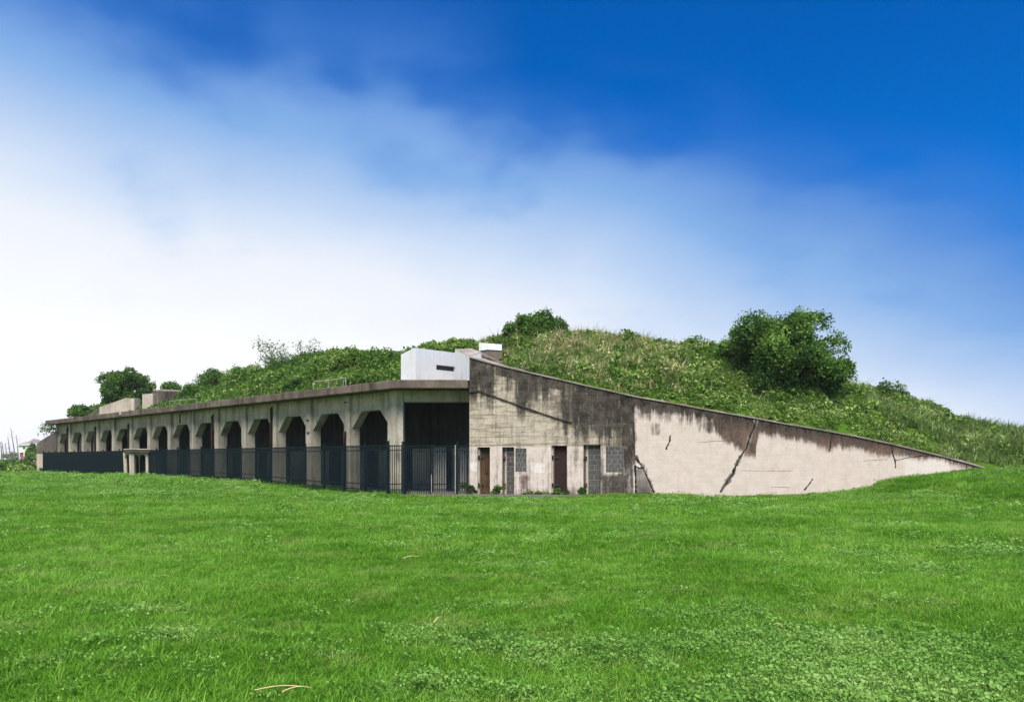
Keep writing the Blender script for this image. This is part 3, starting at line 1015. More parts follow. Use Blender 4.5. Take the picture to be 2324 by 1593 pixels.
# white parapet block further up the mound
a1, a2 = at(1087, 778, 42), at(1139, 781, 42)
par = thing('parapet_block', 'low white parapet block on dark base half buried in the mound', 'parapet', (a1.x, 42, 6.0))
zt = a1.z
MB().slabpoly([(a1.x, 42, zt), (a2.x, 42, zt - 0.09), (a2.x, 42, zt - 0.42), (a1.x + 0.45, 42, zt - 0.37), (a1.x, 42, zt - 0.44)], (0, 1.2, 0)).build('white_cap', M['white'], par, bevel=0.015)
MB().slabpoly([(a1.x - 0.75, 42.05, zt - 0.62), (a1.x, 42.05, zt - 0.442), (a1.x + 0.45, 42.05, zt - 0.372), (a2.x + 0.02, 42.05, zt - 0.422), (a2.x + 0.02, 42.05, zt - 2.4), (a1.x - 0.75, 42.05, zt - 2.4)], (0, 1.3, 0)).build('base', M['mold'], par)
MB().tube([(a2.x - 0.12, 42.4, zt - 0.12), (a2.x - 0.12, 42.4, zt + 0.12)], 0.07).build('pipe_stub', M['iron'], par)
# low kerb wall climbing from the coping to that block
k0, k1 = at(1076, 797, 38.2), at(1130, 823, 36.2)
kw = MB().hexa([(k0.x, k0.y, k0.z - 1.6), (k1.x, k1.y, k1.z - 1.6), (k1.x + 0.25, k1.y + 0.15, k1.z - 1.6), (k0.x + 0.25, k0.y + 0.15, k0.z - 1.6)], [k0, k1, k1 + Vector((0.25, 0.15, 0.03)), k0 + Vector((0.25, 0.15, 0.03))]).build('kerb_wall', M['slab'])
tag(kw, 'brown kerb wall running up behind the wing wall top', 'kerb wall')


# ------------------------------------------------------------------ gun emplacement walls on the far roof
def r1(x, y, Y):
    return src(x / 2.905, 1150 + y / 2.905, Y)


YE = 74.0
pts = [r1(x, y, YE) for x, y in ((845, 672), (960, 600), (1090, 555), (1215, 510), (1300, 515), (1300, 700), (845, 740))]
e1 = thing('emplacement_wall', 'pale sloping emplacement wall in front of the dark round tree', 'wall', (pts[0].x, YE, 5.1))
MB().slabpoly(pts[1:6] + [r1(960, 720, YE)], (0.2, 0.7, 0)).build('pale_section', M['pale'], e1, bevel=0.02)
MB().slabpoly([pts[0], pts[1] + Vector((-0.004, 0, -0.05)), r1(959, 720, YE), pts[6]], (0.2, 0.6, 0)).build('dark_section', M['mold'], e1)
e2 = thing('emplacement_block', 'flat-topped emplacement block with pale front and dark side on far roof', 'block', (r1(1375, 600, YE).x, YE, 5.1))
f0, f1, f2, f3 = r1(1375, 475, YE), r1(1478, 466, YE), r1(1478, 690, YE), r1(1375, 690, YE)
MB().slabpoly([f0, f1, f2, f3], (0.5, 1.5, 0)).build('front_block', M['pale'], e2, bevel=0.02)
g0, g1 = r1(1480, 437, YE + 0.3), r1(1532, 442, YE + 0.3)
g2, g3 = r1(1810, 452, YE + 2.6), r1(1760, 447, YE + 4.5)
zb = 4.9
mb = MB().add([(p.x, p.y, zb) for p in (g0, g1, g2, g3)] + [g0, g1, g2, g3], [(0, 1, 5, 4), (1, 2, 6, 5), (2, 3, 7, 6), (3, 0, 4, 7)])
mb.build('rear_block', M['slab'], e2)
up = Vector((0, 0, 0.11))
MB().hexa([p + Vector((0, 0, 0.003)) for p in (g0, g1, g2, g3)], [p + up for p in (g0, g1, g2, g3)]).build('cap', M['pale'], e2)
st = MB().lbox(33.2, 33.6, -0.74, -0.3, 4.86, 5.16).build('drain_stub', M['pale'], bunker, bevel=0.02)


# rails on the roof
def r2(x, y, Y):
    return src(700 + x / 2.746, 1100 + y / 2.746, Y)


def rail(label, posts, Y0, Y1, fr, name='pipe_railing'):
    n = len(posts)
    P_ = [fr(x, y, Y0 + (Y1 - Y0) * i / (n - 1)) for i, (x, y) in enumerate(posts)]
    root = thing(name, label, 'railing', (P_[0].x, P_[0].y, SLAB1))
    MB().tube(P_, 0.026).build('top_rail', M['pipe'], root)
    for p in P_:
        MB().tube([p, (p.x, p.y, SLAB1)], 0.024).build('rail_post', M['pipe'], root)


rail('rusty white pipe railing on roof edge above the near arches', [(945, 472), (1080, 458), (1218, 440), (1240, 435)], 43.8, 41.2, r2)
rail('thin grey pipe railing beside the far emplacement block', [(1640, 545), (1740, 530), (1900, 522)], 62.5, 59.5, r1)

# ------------------------------------------------------------------ wall end at the far corner
YL = 72.0


def r7(x, y, Y=YL):
    return src(x / 5.81, 1350 + y / 5.81, Y)


end = thing('end_wall', 'mould-dark sloping end wall with pale pier beyond the fence', 'wall', (r7(700, 1310).x, YL, 0.3))
MB().slabpoly([r7(705, 745), r7(790, 680), r7(900, 610), r7(1010, 545), r7(1100, 500), r7(1100, 1330), r7(880, 1330), r7(880, 938), r7(705, 938)], (0, 0.6, 0)).build('sloping_section', M['mold'], end, bevel=0.03)
MB().slabpoly([r7(702, 942, YL - 0.1), r7(862, 942, YL - 0.1), r7(862, 1340, YL - 0.1), r7(735, 1340, YL - 0.1), r7(715, 1280, YL - 0.1)], (0, 0.9, 0)).build('pier', M['pale'], end, bevel=0.03)

# ------------------------------------------------------------------ steel fence and gate
fence = thing('steel_fence', 'dark green steel picket fence along the arched gallery', 'fence', (-5.43, 34.66, 0))
F1 = L(-0.60, -1.3)
F2 = Vector((-4.75, 34.74, 0))
F0 = L(50.6, -1.3)
FT = 2.20


def bar(mb, a, b_, z0, z1, half):
    a, b_ = Vector(a), Vector(b_)
    d = (b_ - a).normalized()
    n_ = Vector((-d.y, d.x, 0)) * half
    mb.hexa([(p.x, p.y, z + z0) for p, z in ((a - n_, a.z), (b_ - n_, b_.z), (b_ + n_, b_.z), (a + n_, a.z))],
            [(p.x, p.y, z + z1) for p, z in ((a - n_, a.z), (b_ - n_, b_.z), (b_ + n_, b_.z), (a + n_, a.z))])


def gz(p):
    return float(ground_z(p.x, p.y))


pk = bpy.data.meshes.new('picket')
mb = MB().box(-0.016, 0.016, -0.0125, 0.0125, 0, 1)
pk.from_pydata(mb.v, [], mb.f)
pk.materials.append(M['fence'])
ps = bpy.data.meshes.new('post')
mb = MB().box(-0.035, 0.035, -0.035, 0.035, 0, 1).box(-0.045, 0.045, -0.045, 0.045, 1.0, 1.015)
ps.from_pydata(mb.v, [], mb.f)
ps.materials.append(M['fence'])


def inst(name, me, parent, p, z0, z1, rz, sc=1.0):
    ob = bpy.data.objects.new(name, me)
    COL.objects.link(ob)
    ob.parent = parent
    ob.location = Vector((p.x, p.y, z0)) - origin_of(parent)
    ob.scale = (sc, sc, z1 - z0)
    ob.rotation_euler = (0, 0, rz)
    return ob


run = (F0 - F1).length
ang = math.atan2(DT[1], DT[0])
npost = int(run / 1.7)
posts_t = [run * k / npost for k in range(npost + 1)]
dirv = (F0 - F1).normalized()
for k, u in enumerate(posts_t):
    p = F1 + dirv * u
    inst('post', ps, fence, p, gz(p) - 0.3, FT + 0.09 + (0.03 if k == 0 else 0), ang, 1.5 if k == 0 else 1.0)
inst('post', ps, fence, F2, -0.3, FT + 0.1, 0, 1.9)
rest = MB()
count = 0
for k in range(npost):
    for zz in (2.13, 1.94, 0.46, 0.22):
        a = F1 + dirv * (posts_t[k] + 0.036)
        b_ = F1 + dirv * (posts_t[k + 1] - 0.036)
        lo = 0 if zz > 1 else 1
        a.z, b_.z = lo * gz(a), lo * gz(b_)
        mb = MB()
        bar(mb, a, b_, zz, zz + 0.04, 0.016)
        mb.build('rail', M['fence'], fence)
    u = posts_t[k] + 0.1
    while u < posts_t[k + 1] - 0.05:
        p = F1 + dirv * u
        g0_ = gz(p) + 0.07
        if count < 262:
            inst('picket', pk, fence, p, g0_, FT, ang)
        else:
            c, s = math.cos(ang) * 0.0145, math.sin(ang) * 0.0145
            b4 = [(p.x - c + s, p.y - s - c, g0_), (p.x + c + s, p.y + s - c, g0_), (p.x + c - s, p.y + s + c, g0_), (p.x - c - s, p.y - s + c, g0_)]
            rest.hexa(b4, [(x, y, FT) for x, y, z in b4])
        count += 1
        u += 0.1
ro = rest.build('picket_run', M['fence'], fence)
ro['kind'] = 'stuff'
# short panel at the corner
for zz in (2.13, 1.94, 0.46, 0.22):
    mb = MB()
    bar(mb, F1 + Vector((0.06, 0, 0)), F2 - Vector((0.07, 0, 0)), zz, zz + 0.04, 0.016)
    mb.build('rail', M['fence'], fence)
for k in range(1, 7):
    inst('picket', pk, fence, F1.lerp(F2, k / 7), 0.07, FT, 0)

# gate: two leaves, the left one swung a little inwards
GE = Vector((-1.98, 35.12, 0))
G1 = Vector((-2.42, 35.02, 0))
gate = thing('steel_gate', 'dark green double steel gate standing slightly ajar under the roof slab', 'gate', (F2.x, F2.y, 0))
mid_l = Vector((-3.62, 35.30, 0))
for a, b_, zlo in ((F2 + Vector((0.1, 0.02, 0)), mid_l, 0.10), (mid_l + Vector((0.09, 0.02, 0)), G1 - Vector((0.06, 0, 0)), 0.14)):
    leaf = MB()
    bar(leaf, a, b_, 2.13, 2.17, 0.018)
    lf = leaf.build('gate_leaf', M['fence'], gate)
    for zz in (1.90, 0.44, 0.20):
        mb = MB()
        bar(mb, a, b_, zz, zz + 0.04, 0.018)
        mb.build('rail', M['fence'], lf)
    d_ = b_ - a
    rz = math.atan2(d_.y, d_.x)
    nn = int(d_.length / 0.1)
    for k in range(nn + 1):
        e_ = k in (0, nn)
        inst('picket', pk, lf, a.lerp(b_, k / nn), zlo - 0.04, FT - (0 if e_ else 0.02), rz, 2.2 if e_ else 1.0)
inst('gate_post', ps, gate, G1, -0.2, FT + 0.12, 0, 1.2)
MB().box(G1.x - 0.10, G1.x - 0.065, G1.y - 0.04, G1.y - 0.02, 0.1, 2.2).build('drop_bolt', M['pipe'], gate)
MB().box(mid_l.x + 0.03, mid_l.x + 0.055, mid_l.y - 0.07, mid_l.y - 0.045, 0.08, 0.9).build('drop_bolt', M['pipe'], gate)
MB().box(mid_l.x - 0.05, mid_l.x + 0.11, mid_l.y - 0.06, mid_l.y - 0.035, 0.98, 1.06).build('latch', M['fence'], gate)
for k in range(1, 4):
    inst('picket', pk, gate, G1.lerp(GE, k / 4), 0.1, FT, 0)
inst('gate_post', ps, gate, GE, -0.2, FT + 0.06, 0, 1.0)
for zz in (2.13, 1.92, 0.5):
    mb = MB()
    bar(mb, G1 + Vector((0.05, 0, 0)), GE - Vector((0.04, 0, 0)), zz, zz + 0.04, 0.016)
    mb.build('rail', M['fence'], gate)

# ------------------------------------------------------------------ concrete canopy before the fence
Yc = 53.6


def r8(x, y, Y=Yc):
    return src(380 + x / 12.256, 1480 + y / 12.256, Y)


base = r8(740, 1370)
gzc = float(ground_z(base.x, base.y))
can = thing('concrete_canopy', 'small four-legged concrete shelter with flat top standing before the fence', 'shelter', (base.x, Yc, gzc))
fl, fr_ = r8(740, 500), r8(1325, 500)
LG = {'a': Vector((fl.x, Yc, 0)), 'b': Vector((fr_.x, Yc + 0.15, 0))}
bl, br = r8(455, 500, Yc + 1.1), r8(1060, 500, Yc + 1.2)
LG['c'] = Vector((bl.x, Yc + 1.1, 0))
LG['d'] = Vector((br.x, Yc + 1.2, 0))
HT = r8(700, 330).z
for key, wd, lean in (('a', 0.17, 0.05), ('b', 0.12, 0.04), ('c', 0.12, 0.08), ('d', 0.08, 0.03)):
    p = LG[key]
    b4 = [(p.x + lean - wd, p.y - wd * 0.8), (p.x + lean + wd, p.y - wd * 0.8), (p.x + lean + wd, p.y + wd * 0.8), (p.x + lean - wd, p.y + wd * 0.8)]
    gl = float(ground_z(p.x, p.y)) - 0.2
    MB().hexa([(x, y, gl) for x, y in b4], [(x - lean, y, HT) for x, y in b4]).build('leg', M['facade'], can, bevel=0.03)
for key1, key2 in (('a', 'b'), ('c', 'a'), ('c', 'd'), ('b', 'd')):
    a, c = LG[key1], LG[key2]
    d_ = (c - a)
    n_ = Vector((-d_.y, d_.x, 0)).normalized() * 0.07
    u_ = [(0, HT), (0, HT - 0.52), (0.10, HT - 0.30), (0.24, HT - 0.16), (0.5, HT - 0.13), (0.76, HT - 0.16), (0.90, HT - 0.30), (1, HT - 0.52), (1, HT)]
    v1 = [a + d_ * u - n_ + Vector((0, 0, z)) for u, z in u_]
    v2 = [a + d_ * u + n_ + Vector((0, 0, z)) for u, z in u_]
    # split the arch in quads under the top edge
    topu = [a + d_ * u - n_ + Vector((0, 0, HT)) for u, z in u_[1:-1]]
    topv = [a + d_ * u + n_ + Vector((0, 0, HT)) for u, z in u_[1:-1]]
    lo1, lo2 = v1[1:-1], v2[1:-1]
    m_ = len(lo1)
    mb = MB()
    for i in range(m_ - 1):
        mb.hexa([lo1[i], lo1[i + 1], lo2[i + 1], lo2[i]], [topu[i], topu[i + 1], topv[i + 1], topv[i]])
    mb.build('arch_beam', M['facade'], can)
outl = [(LG['a'].x - 0.33, Yc - 0.3), (LG['b'].x + 0.30, Yc - 0.18), (LG['d'].x + 0.32, Yc + 1.5), (LG['c'].x - 0.27, Yc + 1.4)]
MB().prism(outl, HT + 0.003, HT + 0.17).build('top_slab', M['mold'], can, bevel=0.02)
MB().prism([(x * 1.0 + (0.08 if i in (1, 2) else -0.05), y + (-0.06 if i < 2 else 0.06)) for i, (x, y) in enumerate(outl)], HT + 0.173, HT + 0.24).build('cornice', M['facade'], can, bevel=0.02)
MB().tube([LG['d'] + Vector((0.05, 0, gzc + 0.95)), LG['b'] + Vector((0, 0, gzc + 0.95))], 0.03).build('cross_bar', M['pipe'], can)

# ------------------------------------------------------------------ far houses and poles at the edge of view
M['h_wall'] = plain('pale_yellow_siding', (0.78, 0.78, 0.62), 0.8, 0, 0.05)
M['h_red'] = plain('dark_red_boards', (0.24, 0.06, 0.075), 0.8, 0, 0.15)
M['h_roof'] = plain('grey_brown_shingles', (0.27, 0.235, 0.225), 0.9, 0, 0.15)
M['h_green'] = plain('pale_green_siding', (0.58, 0.66, 0.58), 0.8, 0, 0.05)
M['h_trim'] = plain('white_trim', (0.8, 0.8, 0.8), 0.7, 0, 0.03)
M['glass'] = plain('window_glass', (0.05, 0.06, 0.07), 0.15, 0, 0.1)
M['wood'] = plain('grey_wood', (0.16, 0.14, 0.13), 0.9)
YH = 300.0


def r9(x, y, Y):
    return src(x / 7.967, 1400 + y / 7.967, Y)


def house(name, label, x0, x1, y_roof, y_eave, y_mid, y_base, Y, upper, lower, dep):
    a, c = r9(x0, y_eave, Y), r9(x1, y_eave, Y)
    zr, ze, zm = r9(x0, y_roof, Y).z, a.z, r9(x0, y_mid, Y).z
    root = thing(name, label, 'house', ((a.x + c.x) / 2, Y, 0))
    wl = MB().box(a.x, c.x, Y, Y + dep, zm, ze).build('wall', upper, root)
    MB().box(a.x + 0.5, c.x - 0.4, Y + 0.4, Y + dep - 0.4, -0.5, zm - 0.003).build('lower_wall', lower, root)
    o = 0.6
    e4 = [(a.x - o, Y - o, ze + 0.003), (c.x + o, Y - o, ze + 0.003), (c.x + o, Y + dep + o, ze + 0.003), (a.x - o, Y + dep + o, ze + 0.003)]
    ins = min(dep, c.x - a.x) * 0.45
    rf = MB().add(e4 + [(a.x + ins, Y + dep / 2, zr), (c.x - ins, Y + dep / 2, zr)], [(0, 1, 5, 4), (1, 2, 5), (2, 3, 4, 5), (3, 0, 4), (3, 2, 1, 0)]).build('roof', M['h_roof'], root)
    MB().box(a.x - o, c.x + o, Y - o - 0.06, Y - o - 0.003, ze - 0.25, ze + 0.05).build('fascia', M['h_trim'], rf)
    n_ = max(2, int((c.x - a.x) / 3))
    for k in range(n_):
        xx = a.x + (c.x - a.x) * (k + 0.5) / n_
        wn = MB().box(xx - 0.55, xx + 0.55, Y - 0.05, Y - 0.003, zm + (ze - zm) * 0.35, zm + (ze - zm) * 0.78).build('window', M['h_trim'], root)
        MB().box(xx - 0.42, xx + 0.42, Y - 0.07, Y - 0.053, zm + (ze - zm) * 0.4, zm + (ze - zm) * 0.73).build('pane', M['glass'], wn)
    return root, a, c, zr, ze, zm


h1, ha, hc, zr, ze, zm = house('beach_house', 'pale yellow house with grey hip roof and dark red ground floor', 492, 1080, 505, 640, 850, 1030, YH, M['h_wall'], M['h_red'], 9.0)
gp = r9(850, 498, YH)
MB().add([(gp.x - 2.6, YH + 1.0, ze + 0.5), (gp.x + 2.6, YH + 1.0, ze + 0.5), (gp.x, YH + 1.0, zr + 0.35), (gp.x, YH + 5, zr - 0.1)], [(0, 1, 2), (0, 2, 3), (2, 1, 3)]).build('gable', M['h_roof'], h1)
for k in range(5):
    xx = ha.x + (hc.x - ha.x) * (k + 0.1) / 4.6
    MB().box(xx - 0.15, xx + 0.15, YH + 0.05, YH + 0.35, -0.5, zm - 0.004).build('stilt', M['h_trim'], h1)
sa, sb = r9(600, 1010, YH - 1.2), r9(800, 860, YH - 1.2)
MB().slabpoly([sa, (sa.x + 0.8, sa.y, sa.z), (sb.x + 0.8, sb.y, sb.z), sb], (0, 0.9, 0)).build('stair', M['wood'], h1)
house('cottage', 'pale green cottage far behind the leaning poles', 40, 260, 825, 870, 960, 1030, 340.0, M['h_green'], M['h_green'], 8.0)
house('shed', 'small white shed among the poles', 110, 165, 998, 1010, 1040, 1075, 230.0, M['h_trim'], M['h_trim'], 3.0)

M['blue'] = plain('blue_wrap', (0.25, 0.42, 0.62), 0.6)
poles = [((15, 560), (38, 1075), 'leftmost thin leaning pole at the edge of the lawn'), ((62, 590), (88, 1070), 'thin pole second from the left edge'), ((140, 600), (170, 1075), 'short thin pole before the pale green cottage'),
         ((205, 420), (285, 1060), 'leaning pole with blue wrap left of the tallest pole'), ((285, 200), (415, 1055), 'tallest leaning pole among the far poles'), ((425, 380), (500, 1050), 'leaning pole close beside the yellow house'),
         ((300, 830), (320, 1060), 'short stub pole between the taller poles')]
for k, (tp, bt_, lab) in enumerate(poles):
    Yp = 190 + 7 * k
    a, c = r9(*bt_, Yp), r9(*tp, Yp)
    a.z = 0.0
    root = thing('leaning_pole', lab, 'pole', a, 'leaning poles by the far houses')
    mid_ = a.lerp(c, 0.45) + Vector((0.12, 0, 0))
    MB().tube([a, mid_, c], [0.2, 0.14, 0.05], 6).build('shaft', M['wood'], root)
    if k == 3:
        MB().tube([a.lerp(c, 0.57) + Vector((0.06, 0, 0)), a.lerp(c, 0.66) + Vector((0.05, 0, 0))], 0.26, 7).build('blue_wrap', M['blue'], root)
    rr = random.Random(k)
    for q in range(4):
        s_ = a.lerp(c, 0.72 + 0.07 * q)
        MB().tube([s_, s_ + Vector((rr.uniform(-0.9, 0.9), rr.uniform(-0.6, 0.6), rr.uniform(0.3, 0.9)))], [0.04, 0.015], 4).build('twig', M['wood'], root)

# ------------------------------------------------------------------ foliage
def leaf_quads(C, size, up=0.35, aspect=0.55, seed=0, nrm=None, nbias=0.6):
    """diamond leaves at C; returns verts, quads"""
    r = np.random.default_rng(seed)
    n = len(C)
    N = r.normal(size=(n, 3))
    N /= np.linalg.norm(N, axis=1, keepdims=True)
    N[:, 2] += up
    if nrm is not None:
        N += nrm * nbias
    N /= np.linalg.norm(N, axis=1, keepdims=True)
    R = r.normal(size=(n, 3))
    U = np.cross(N, R)
    U /= np.linalg.norm(U, axis=1, keepdims=True)
    W = np.cross(N, U)
    s = (size * r.uniform(0.6, 1.3, n))[:, None]
    a = C - U * s * 0.5
    c = C + U * s * 0.5
    b_ = C + W * s * aspect * 0.5 + N * s * 0.10
    d = C - W * s * aspect * 0.5 + N * s * 0.10
    V_ = np.stack([a, b_, c, d], 1).reshape(-1, 3)
    Q_ = np.arange(n * 4).reshape(-1, 4)
    tone = np.repeat(r.uniform(0, 1, n), 4)
    return V_, Q_, tone


def crown_points(cen, rad, lobes, per, seed, lobe=(0.26, 0.42), frac=(0.35, 0.80)):
    r = np.random.default_rng(seed)
    rad = np.array(rad)
    pts, nr, cents = [], [], []
    for _ in range(lobes):
        d = r.normal(size=3)
        d /= np.linalg.norm(d)
        if d[2] < -0.75:
            d[2] *= -0.6
        c = d * rad * r.uniform(*frac)
        lr = r.uniform(*lobe) * rad.mean()
        q = r.normal(size=(per, 3))
        q /= np.linalg.norm(q, axis=1, keepdims=True)
        q[:, 2] = np.where(q[:, 2] < -0.5, -q[:, 2] * 0.7, q[:, 2])
        rr_ = r.uniform(0.35, 1.0, per) ** 0.5 * lr * (1 + 0.22 * np.sin(q[:, 0] * 5 + q[:, 1] * 4 + _))
        p = c + q * rr_[:, None] * np.array([1, 1, 0.8])
        pts.append(p)
        nr.append(q)
        cents.append(c)
    P_, cents = np.concatenate(pts), np.array(cents)
    for ax in (0, 2):
        lo, hi = np.percentile(P_[:, ax], [0.4, 99.6])
        k = 2 * rad[ax] / (hi - lo)
        P_[:, ax] = (P_[:, ax] - lo) * k - rad[ax]
        cents[:, ax] = (cents[:, ax] - lo) * k - rad[ax]
    return P_ + np.array(cen), np.concatenate(nr), cents + np.array(cen)


def shrub(name, label, cat, cx, y0, y1, wpx, Y, mat, lobes=14, per=420, size=0.17, seed=1, sparse=False, depth=None, trunk=True, group=None, sink=0.0, lobe=(0.26, 0.42), shift=0.0, frac=(0.35, 0.80)):
    """a shrub or tree whose crown spans wpx wide between rows y0 and y1 at distance Y"""
    a, c = at(cx, y0, Y), at(cx, y1, Y)
    rx_ = wpx / 1800 * Y / 2
    rz_ = (a.z - c.z) / 2
    cen = Vector((a.x, Y, (a.z + c.z) / 2))
    bx_ = cen.x + shift
    hz = max(float(hill_z(np.array([bx_]), np.array([Y]))[0]), float(ground_z(bx_, Y))) if on_hill(np.array([bx_]), np.array([Y]))[0] else max(float(ground_z(bx_, Y)), -0.05)
    basez = min(hz, c.z + rz_ * 0.5)
    root = thing(name, label, cat, (bx_, Y, basez), group)
    off_ = np.array([bx_, Y, basez])
    P_, N_, cents = crown_points(cen, (rx_, depth or rx_ * 0.9, rz_), lobes, per, seed, lobe=lobe, frac=frac)
    r = np.random.default_rng(seed + 5)
    V_, Q_, tone = leaf_quads(P_, size, seed=seed, nrm=N_)
    # stray sprigs on the outline
    link('crown', np_mesh('crown', V_ - off_, Q_, tone), mat, root)
    mb = MB()
    b0_ = Vector((bx_, Y, basez - 0.4))
    tr = max(0.05, min(rx_, rz_) * 0.055)
    hub = Vector((cen.x, Y, basez + (cen.z - basez) * 0.4))
    mb.tube([b0_, b0_.lerp(hub, 0.5) + Vector((0.05, 0.03, 0)), hub], [tr * 1.5, tr * 1.1, tr], 7)
    for k, q in enumerate(cents):
        q = Vector(q)
        mb.tube([hub, hub.lerp(q, 0.5) + Vector((0, 0, 0.1 * rz_)), q], [tr * 0.7, tr * 0.4, tr * 0.15], 5)
    mb.build('trunk', M['bark'], root)
    return root


shrub('round_tree', 'large round dark green tree on the right slope of the mound', 'tree', 1782, 716, 922, 266, 39.3, M['leaf_dark'], 80, 800, 0.15, 23, lobe=(0.15, 0.30), frac=(0.45, 0.88))
shrub('crest_shrub', 'leafy shrub on the crest beside the white parapet block', 'shrub', 1218, 706, 778, 132, 45.5, M['leaf_mid'], 30, 420, 0.14, 4, lobe=(0.22, 0.36))
shrub('crest_shrub', 'small dark sprig shrub leaning at the left foot of the crest shrub', 'shrub', 1153, 735, 782, 34, 44.8, M['leaf_dark'], 7, 120, 0.15, 5)
shrub('slope_shrub', 'pale wispy shrub low on the far right slope', 'shrub', 2004, 866, 935, 105, 41.6, M['leaf_pale'], 18, 130, 0.16, 6, lobe=(0.2, 0.34))
shrub('slope_shrub', 'pale green bush on the crest left of the round tree', 'shrub', 1575, 766, 815, 120, 45.6, M['leaf_mid'], 14, 200, 0.15, 7)
shrub('slope_shrub', 'low dark bush at the left foot of the round tree', 'shrub', 1640, 790, 838, 75, 44.4, M['leaf_dark'], 10, 260, 0.16, 8)
shrub('slope_shrub', 'small bush on the crest above the pale grass', 'shrub', 1432, 756, 790, 70, 46.0, M['leaf_mid'], 8, 110, 0.15, 9)
shrub('far_tree', 'dark rounded tree above the far end of the roof', 'tree', 285, 840, 925, 116, 80.0, M['leaf_dark'], 60, 520, 0.20, 10, lobe=(0.18, 0.30), frac=(0.45, 0.86))
shrub('far_shrub', 'low shrub between the dark round tree and the mound', 'shrub', 372, 866, 905, 80, 82.0, M['leaf_mid'], 10, 200, 0.24, 11)
shrub('roof_shrub', 'small bush behind the far corner of the roof', 'shrub', 186, 918, 955, 70, 79.0, M['leaf_mid'], 10, 200, 0.24, 12)
shrub('roof_shrub', 'bush growing over the top of the far end wall', 'shrub', 116, 958, 1002, 54, 73.4, M['leaf_mid'], 8, 80, 0.2, 13)
for k, (cx_, y0, y1, wp, Y, mt, lab) in enumerate([
        (450, 868, 915, 70, 75.0, 'leaf_dark', 'dark shrub just right of the emplacement block'),
        (500, 838, 905, 90, 72.0, 'leaf_dark', 'tall dark bluish shrub on the far ridge'),
        (560, 830, 900, 95, 69.0, 'leaf_mid', 'rounded green shrub left of the wispy tree'),
        (650, 812, 905, 120, 64.5, 'leaf_mid', 'dark bush around the foot of the wispy tree'),
        (735, 800, 880, 100, 60.0, 'leaf_mid', 'green bush right of the wispy tree'),
        (795, 790, 850, 95, 58.0, 'vine', 'vine covered hump on the ridge'),
        (868, 796, 850, 95, 55.5, 'leaf_mid', 'vine covered bush left of the white lookout box'),
        (690, 862, 905, 85, 58.0, 'leaf_dark', 'low dark shrub behind the pipe railing'),
        (820, 845, 885, 95, 51.5, 'leaf_mid', 'leafy bush behind the roof edge above the near arches'),
        (985, 775, 805, 70, 52.5, 'vine', 'low vine mound above the white lookout box'),
        (1045, 770, 800, 75, 50.5, 'vine', 'low vine mound beside the white parapet block'),
        (590, 895, 920, 110, 62.0, 'leaf_mid', 'low weeds along the middle of the roof edge')]):
    shrub('ridge_shrub', lab, 'shrub', cx_, y0, y1, wp * 1.15, Y - 2.0, M[mt], 22, 380, 0.17, 30 + k)

# wispy tree leaning in the wind
wt = thing('wispy_tree', 'airy wind-swept tree with thin branches on the ridge', 'tree', at(655, 885, 63))
r = random.Random(5)
b0_ = at(655, 890, 63)
mb = MB()
tips = []
for k in range(20):
    e_ = at(r.uniform(575, 716), r.uniform(774, 835), 63 + r.uniform(-1.5, 1.5))
    k1_ = b0_.lerp(e_, 0.4) + Vector((r.uniform(0, 0.5), r.uniform(-0.3, 0.3), 0.35))
    k2_ = b0_.lerp(e_, 0.75) + Vector((r.uniform(-0.1, 0.4), 0, 0.3))
    mb.tube([b0_, k1_, k2_, e_], [0.075, 0.05, 0.03, 0.01], 5)
    for q in range(190):
        u = r.uniform(0.45, 1.05)
        base_ = k1_.lerp(k2_, (u - 0.45) / 0.3) if u < 0.75 else k2_.lerp(e_, (u - 0.75) / 0.25)
        tips.append(base_ + Vector((r.gauss(0, 0.22), r.gauss(0, 0.3), r.gauss(0, 0.18))))
mb.build('trunk', M['bark'], wt)
V_, Q_, tone = leaf_quads(np.array([tuple(p) for p in tips]), 0.19, seed=77, aspect=0.4)
link('crown', np_mesh('crown', V_ - np.array(wt.location), Q_, tone), M['leaf_pale'], wt)

# weeds against the wall and the gate
for k, (x, y0, y1, wp, lab) in enumerate([(1063, 1098, 1118, 40, 'green weed clump between gate and tan door'), (1130, 1101, 1122, 32, 'green weed clump between tan door and block doorway'), (1271, 1108, 1124, 42, 'green weed clump at the foot of the dark rusted door'),
                                          (1215, 1114, 1124, 60, 'low weeds under the small block window'), (1321, 1106, 1122, 18, 'small weed at the jamb of the wide block doorway')]):
    Yk = WALL_Y - 0.28
    shrub('weed_clump', lab, 'weeds', x, y0, y1, wp, Yk, M['leaf_dark'] if k % 2 == 0 else M['leaf_mid'], 9, 95, 0.09, 60 + k, depth=0.22)
shrub('weed_clump', 'dark weed at the foot of the far pier', 'weeds', 97, 1062, 1076, 14, 70.6, M['leaf_dark'], 6, 60, 0.14, 70, depth=0.3)
shrub('far_bush', 'green tree in front of the yellow house', 'tree', 74, 1008, 1046, 30, 150.0, M['leaf_mid'], 14, 200, 0.42, 71)
shrub('far_bush', 'low bush among the leaning poles', 'shrub', 24, 1030, 1048, 30, 240.0, M['leaf_mid'], 10, 120, 0.6, 72)


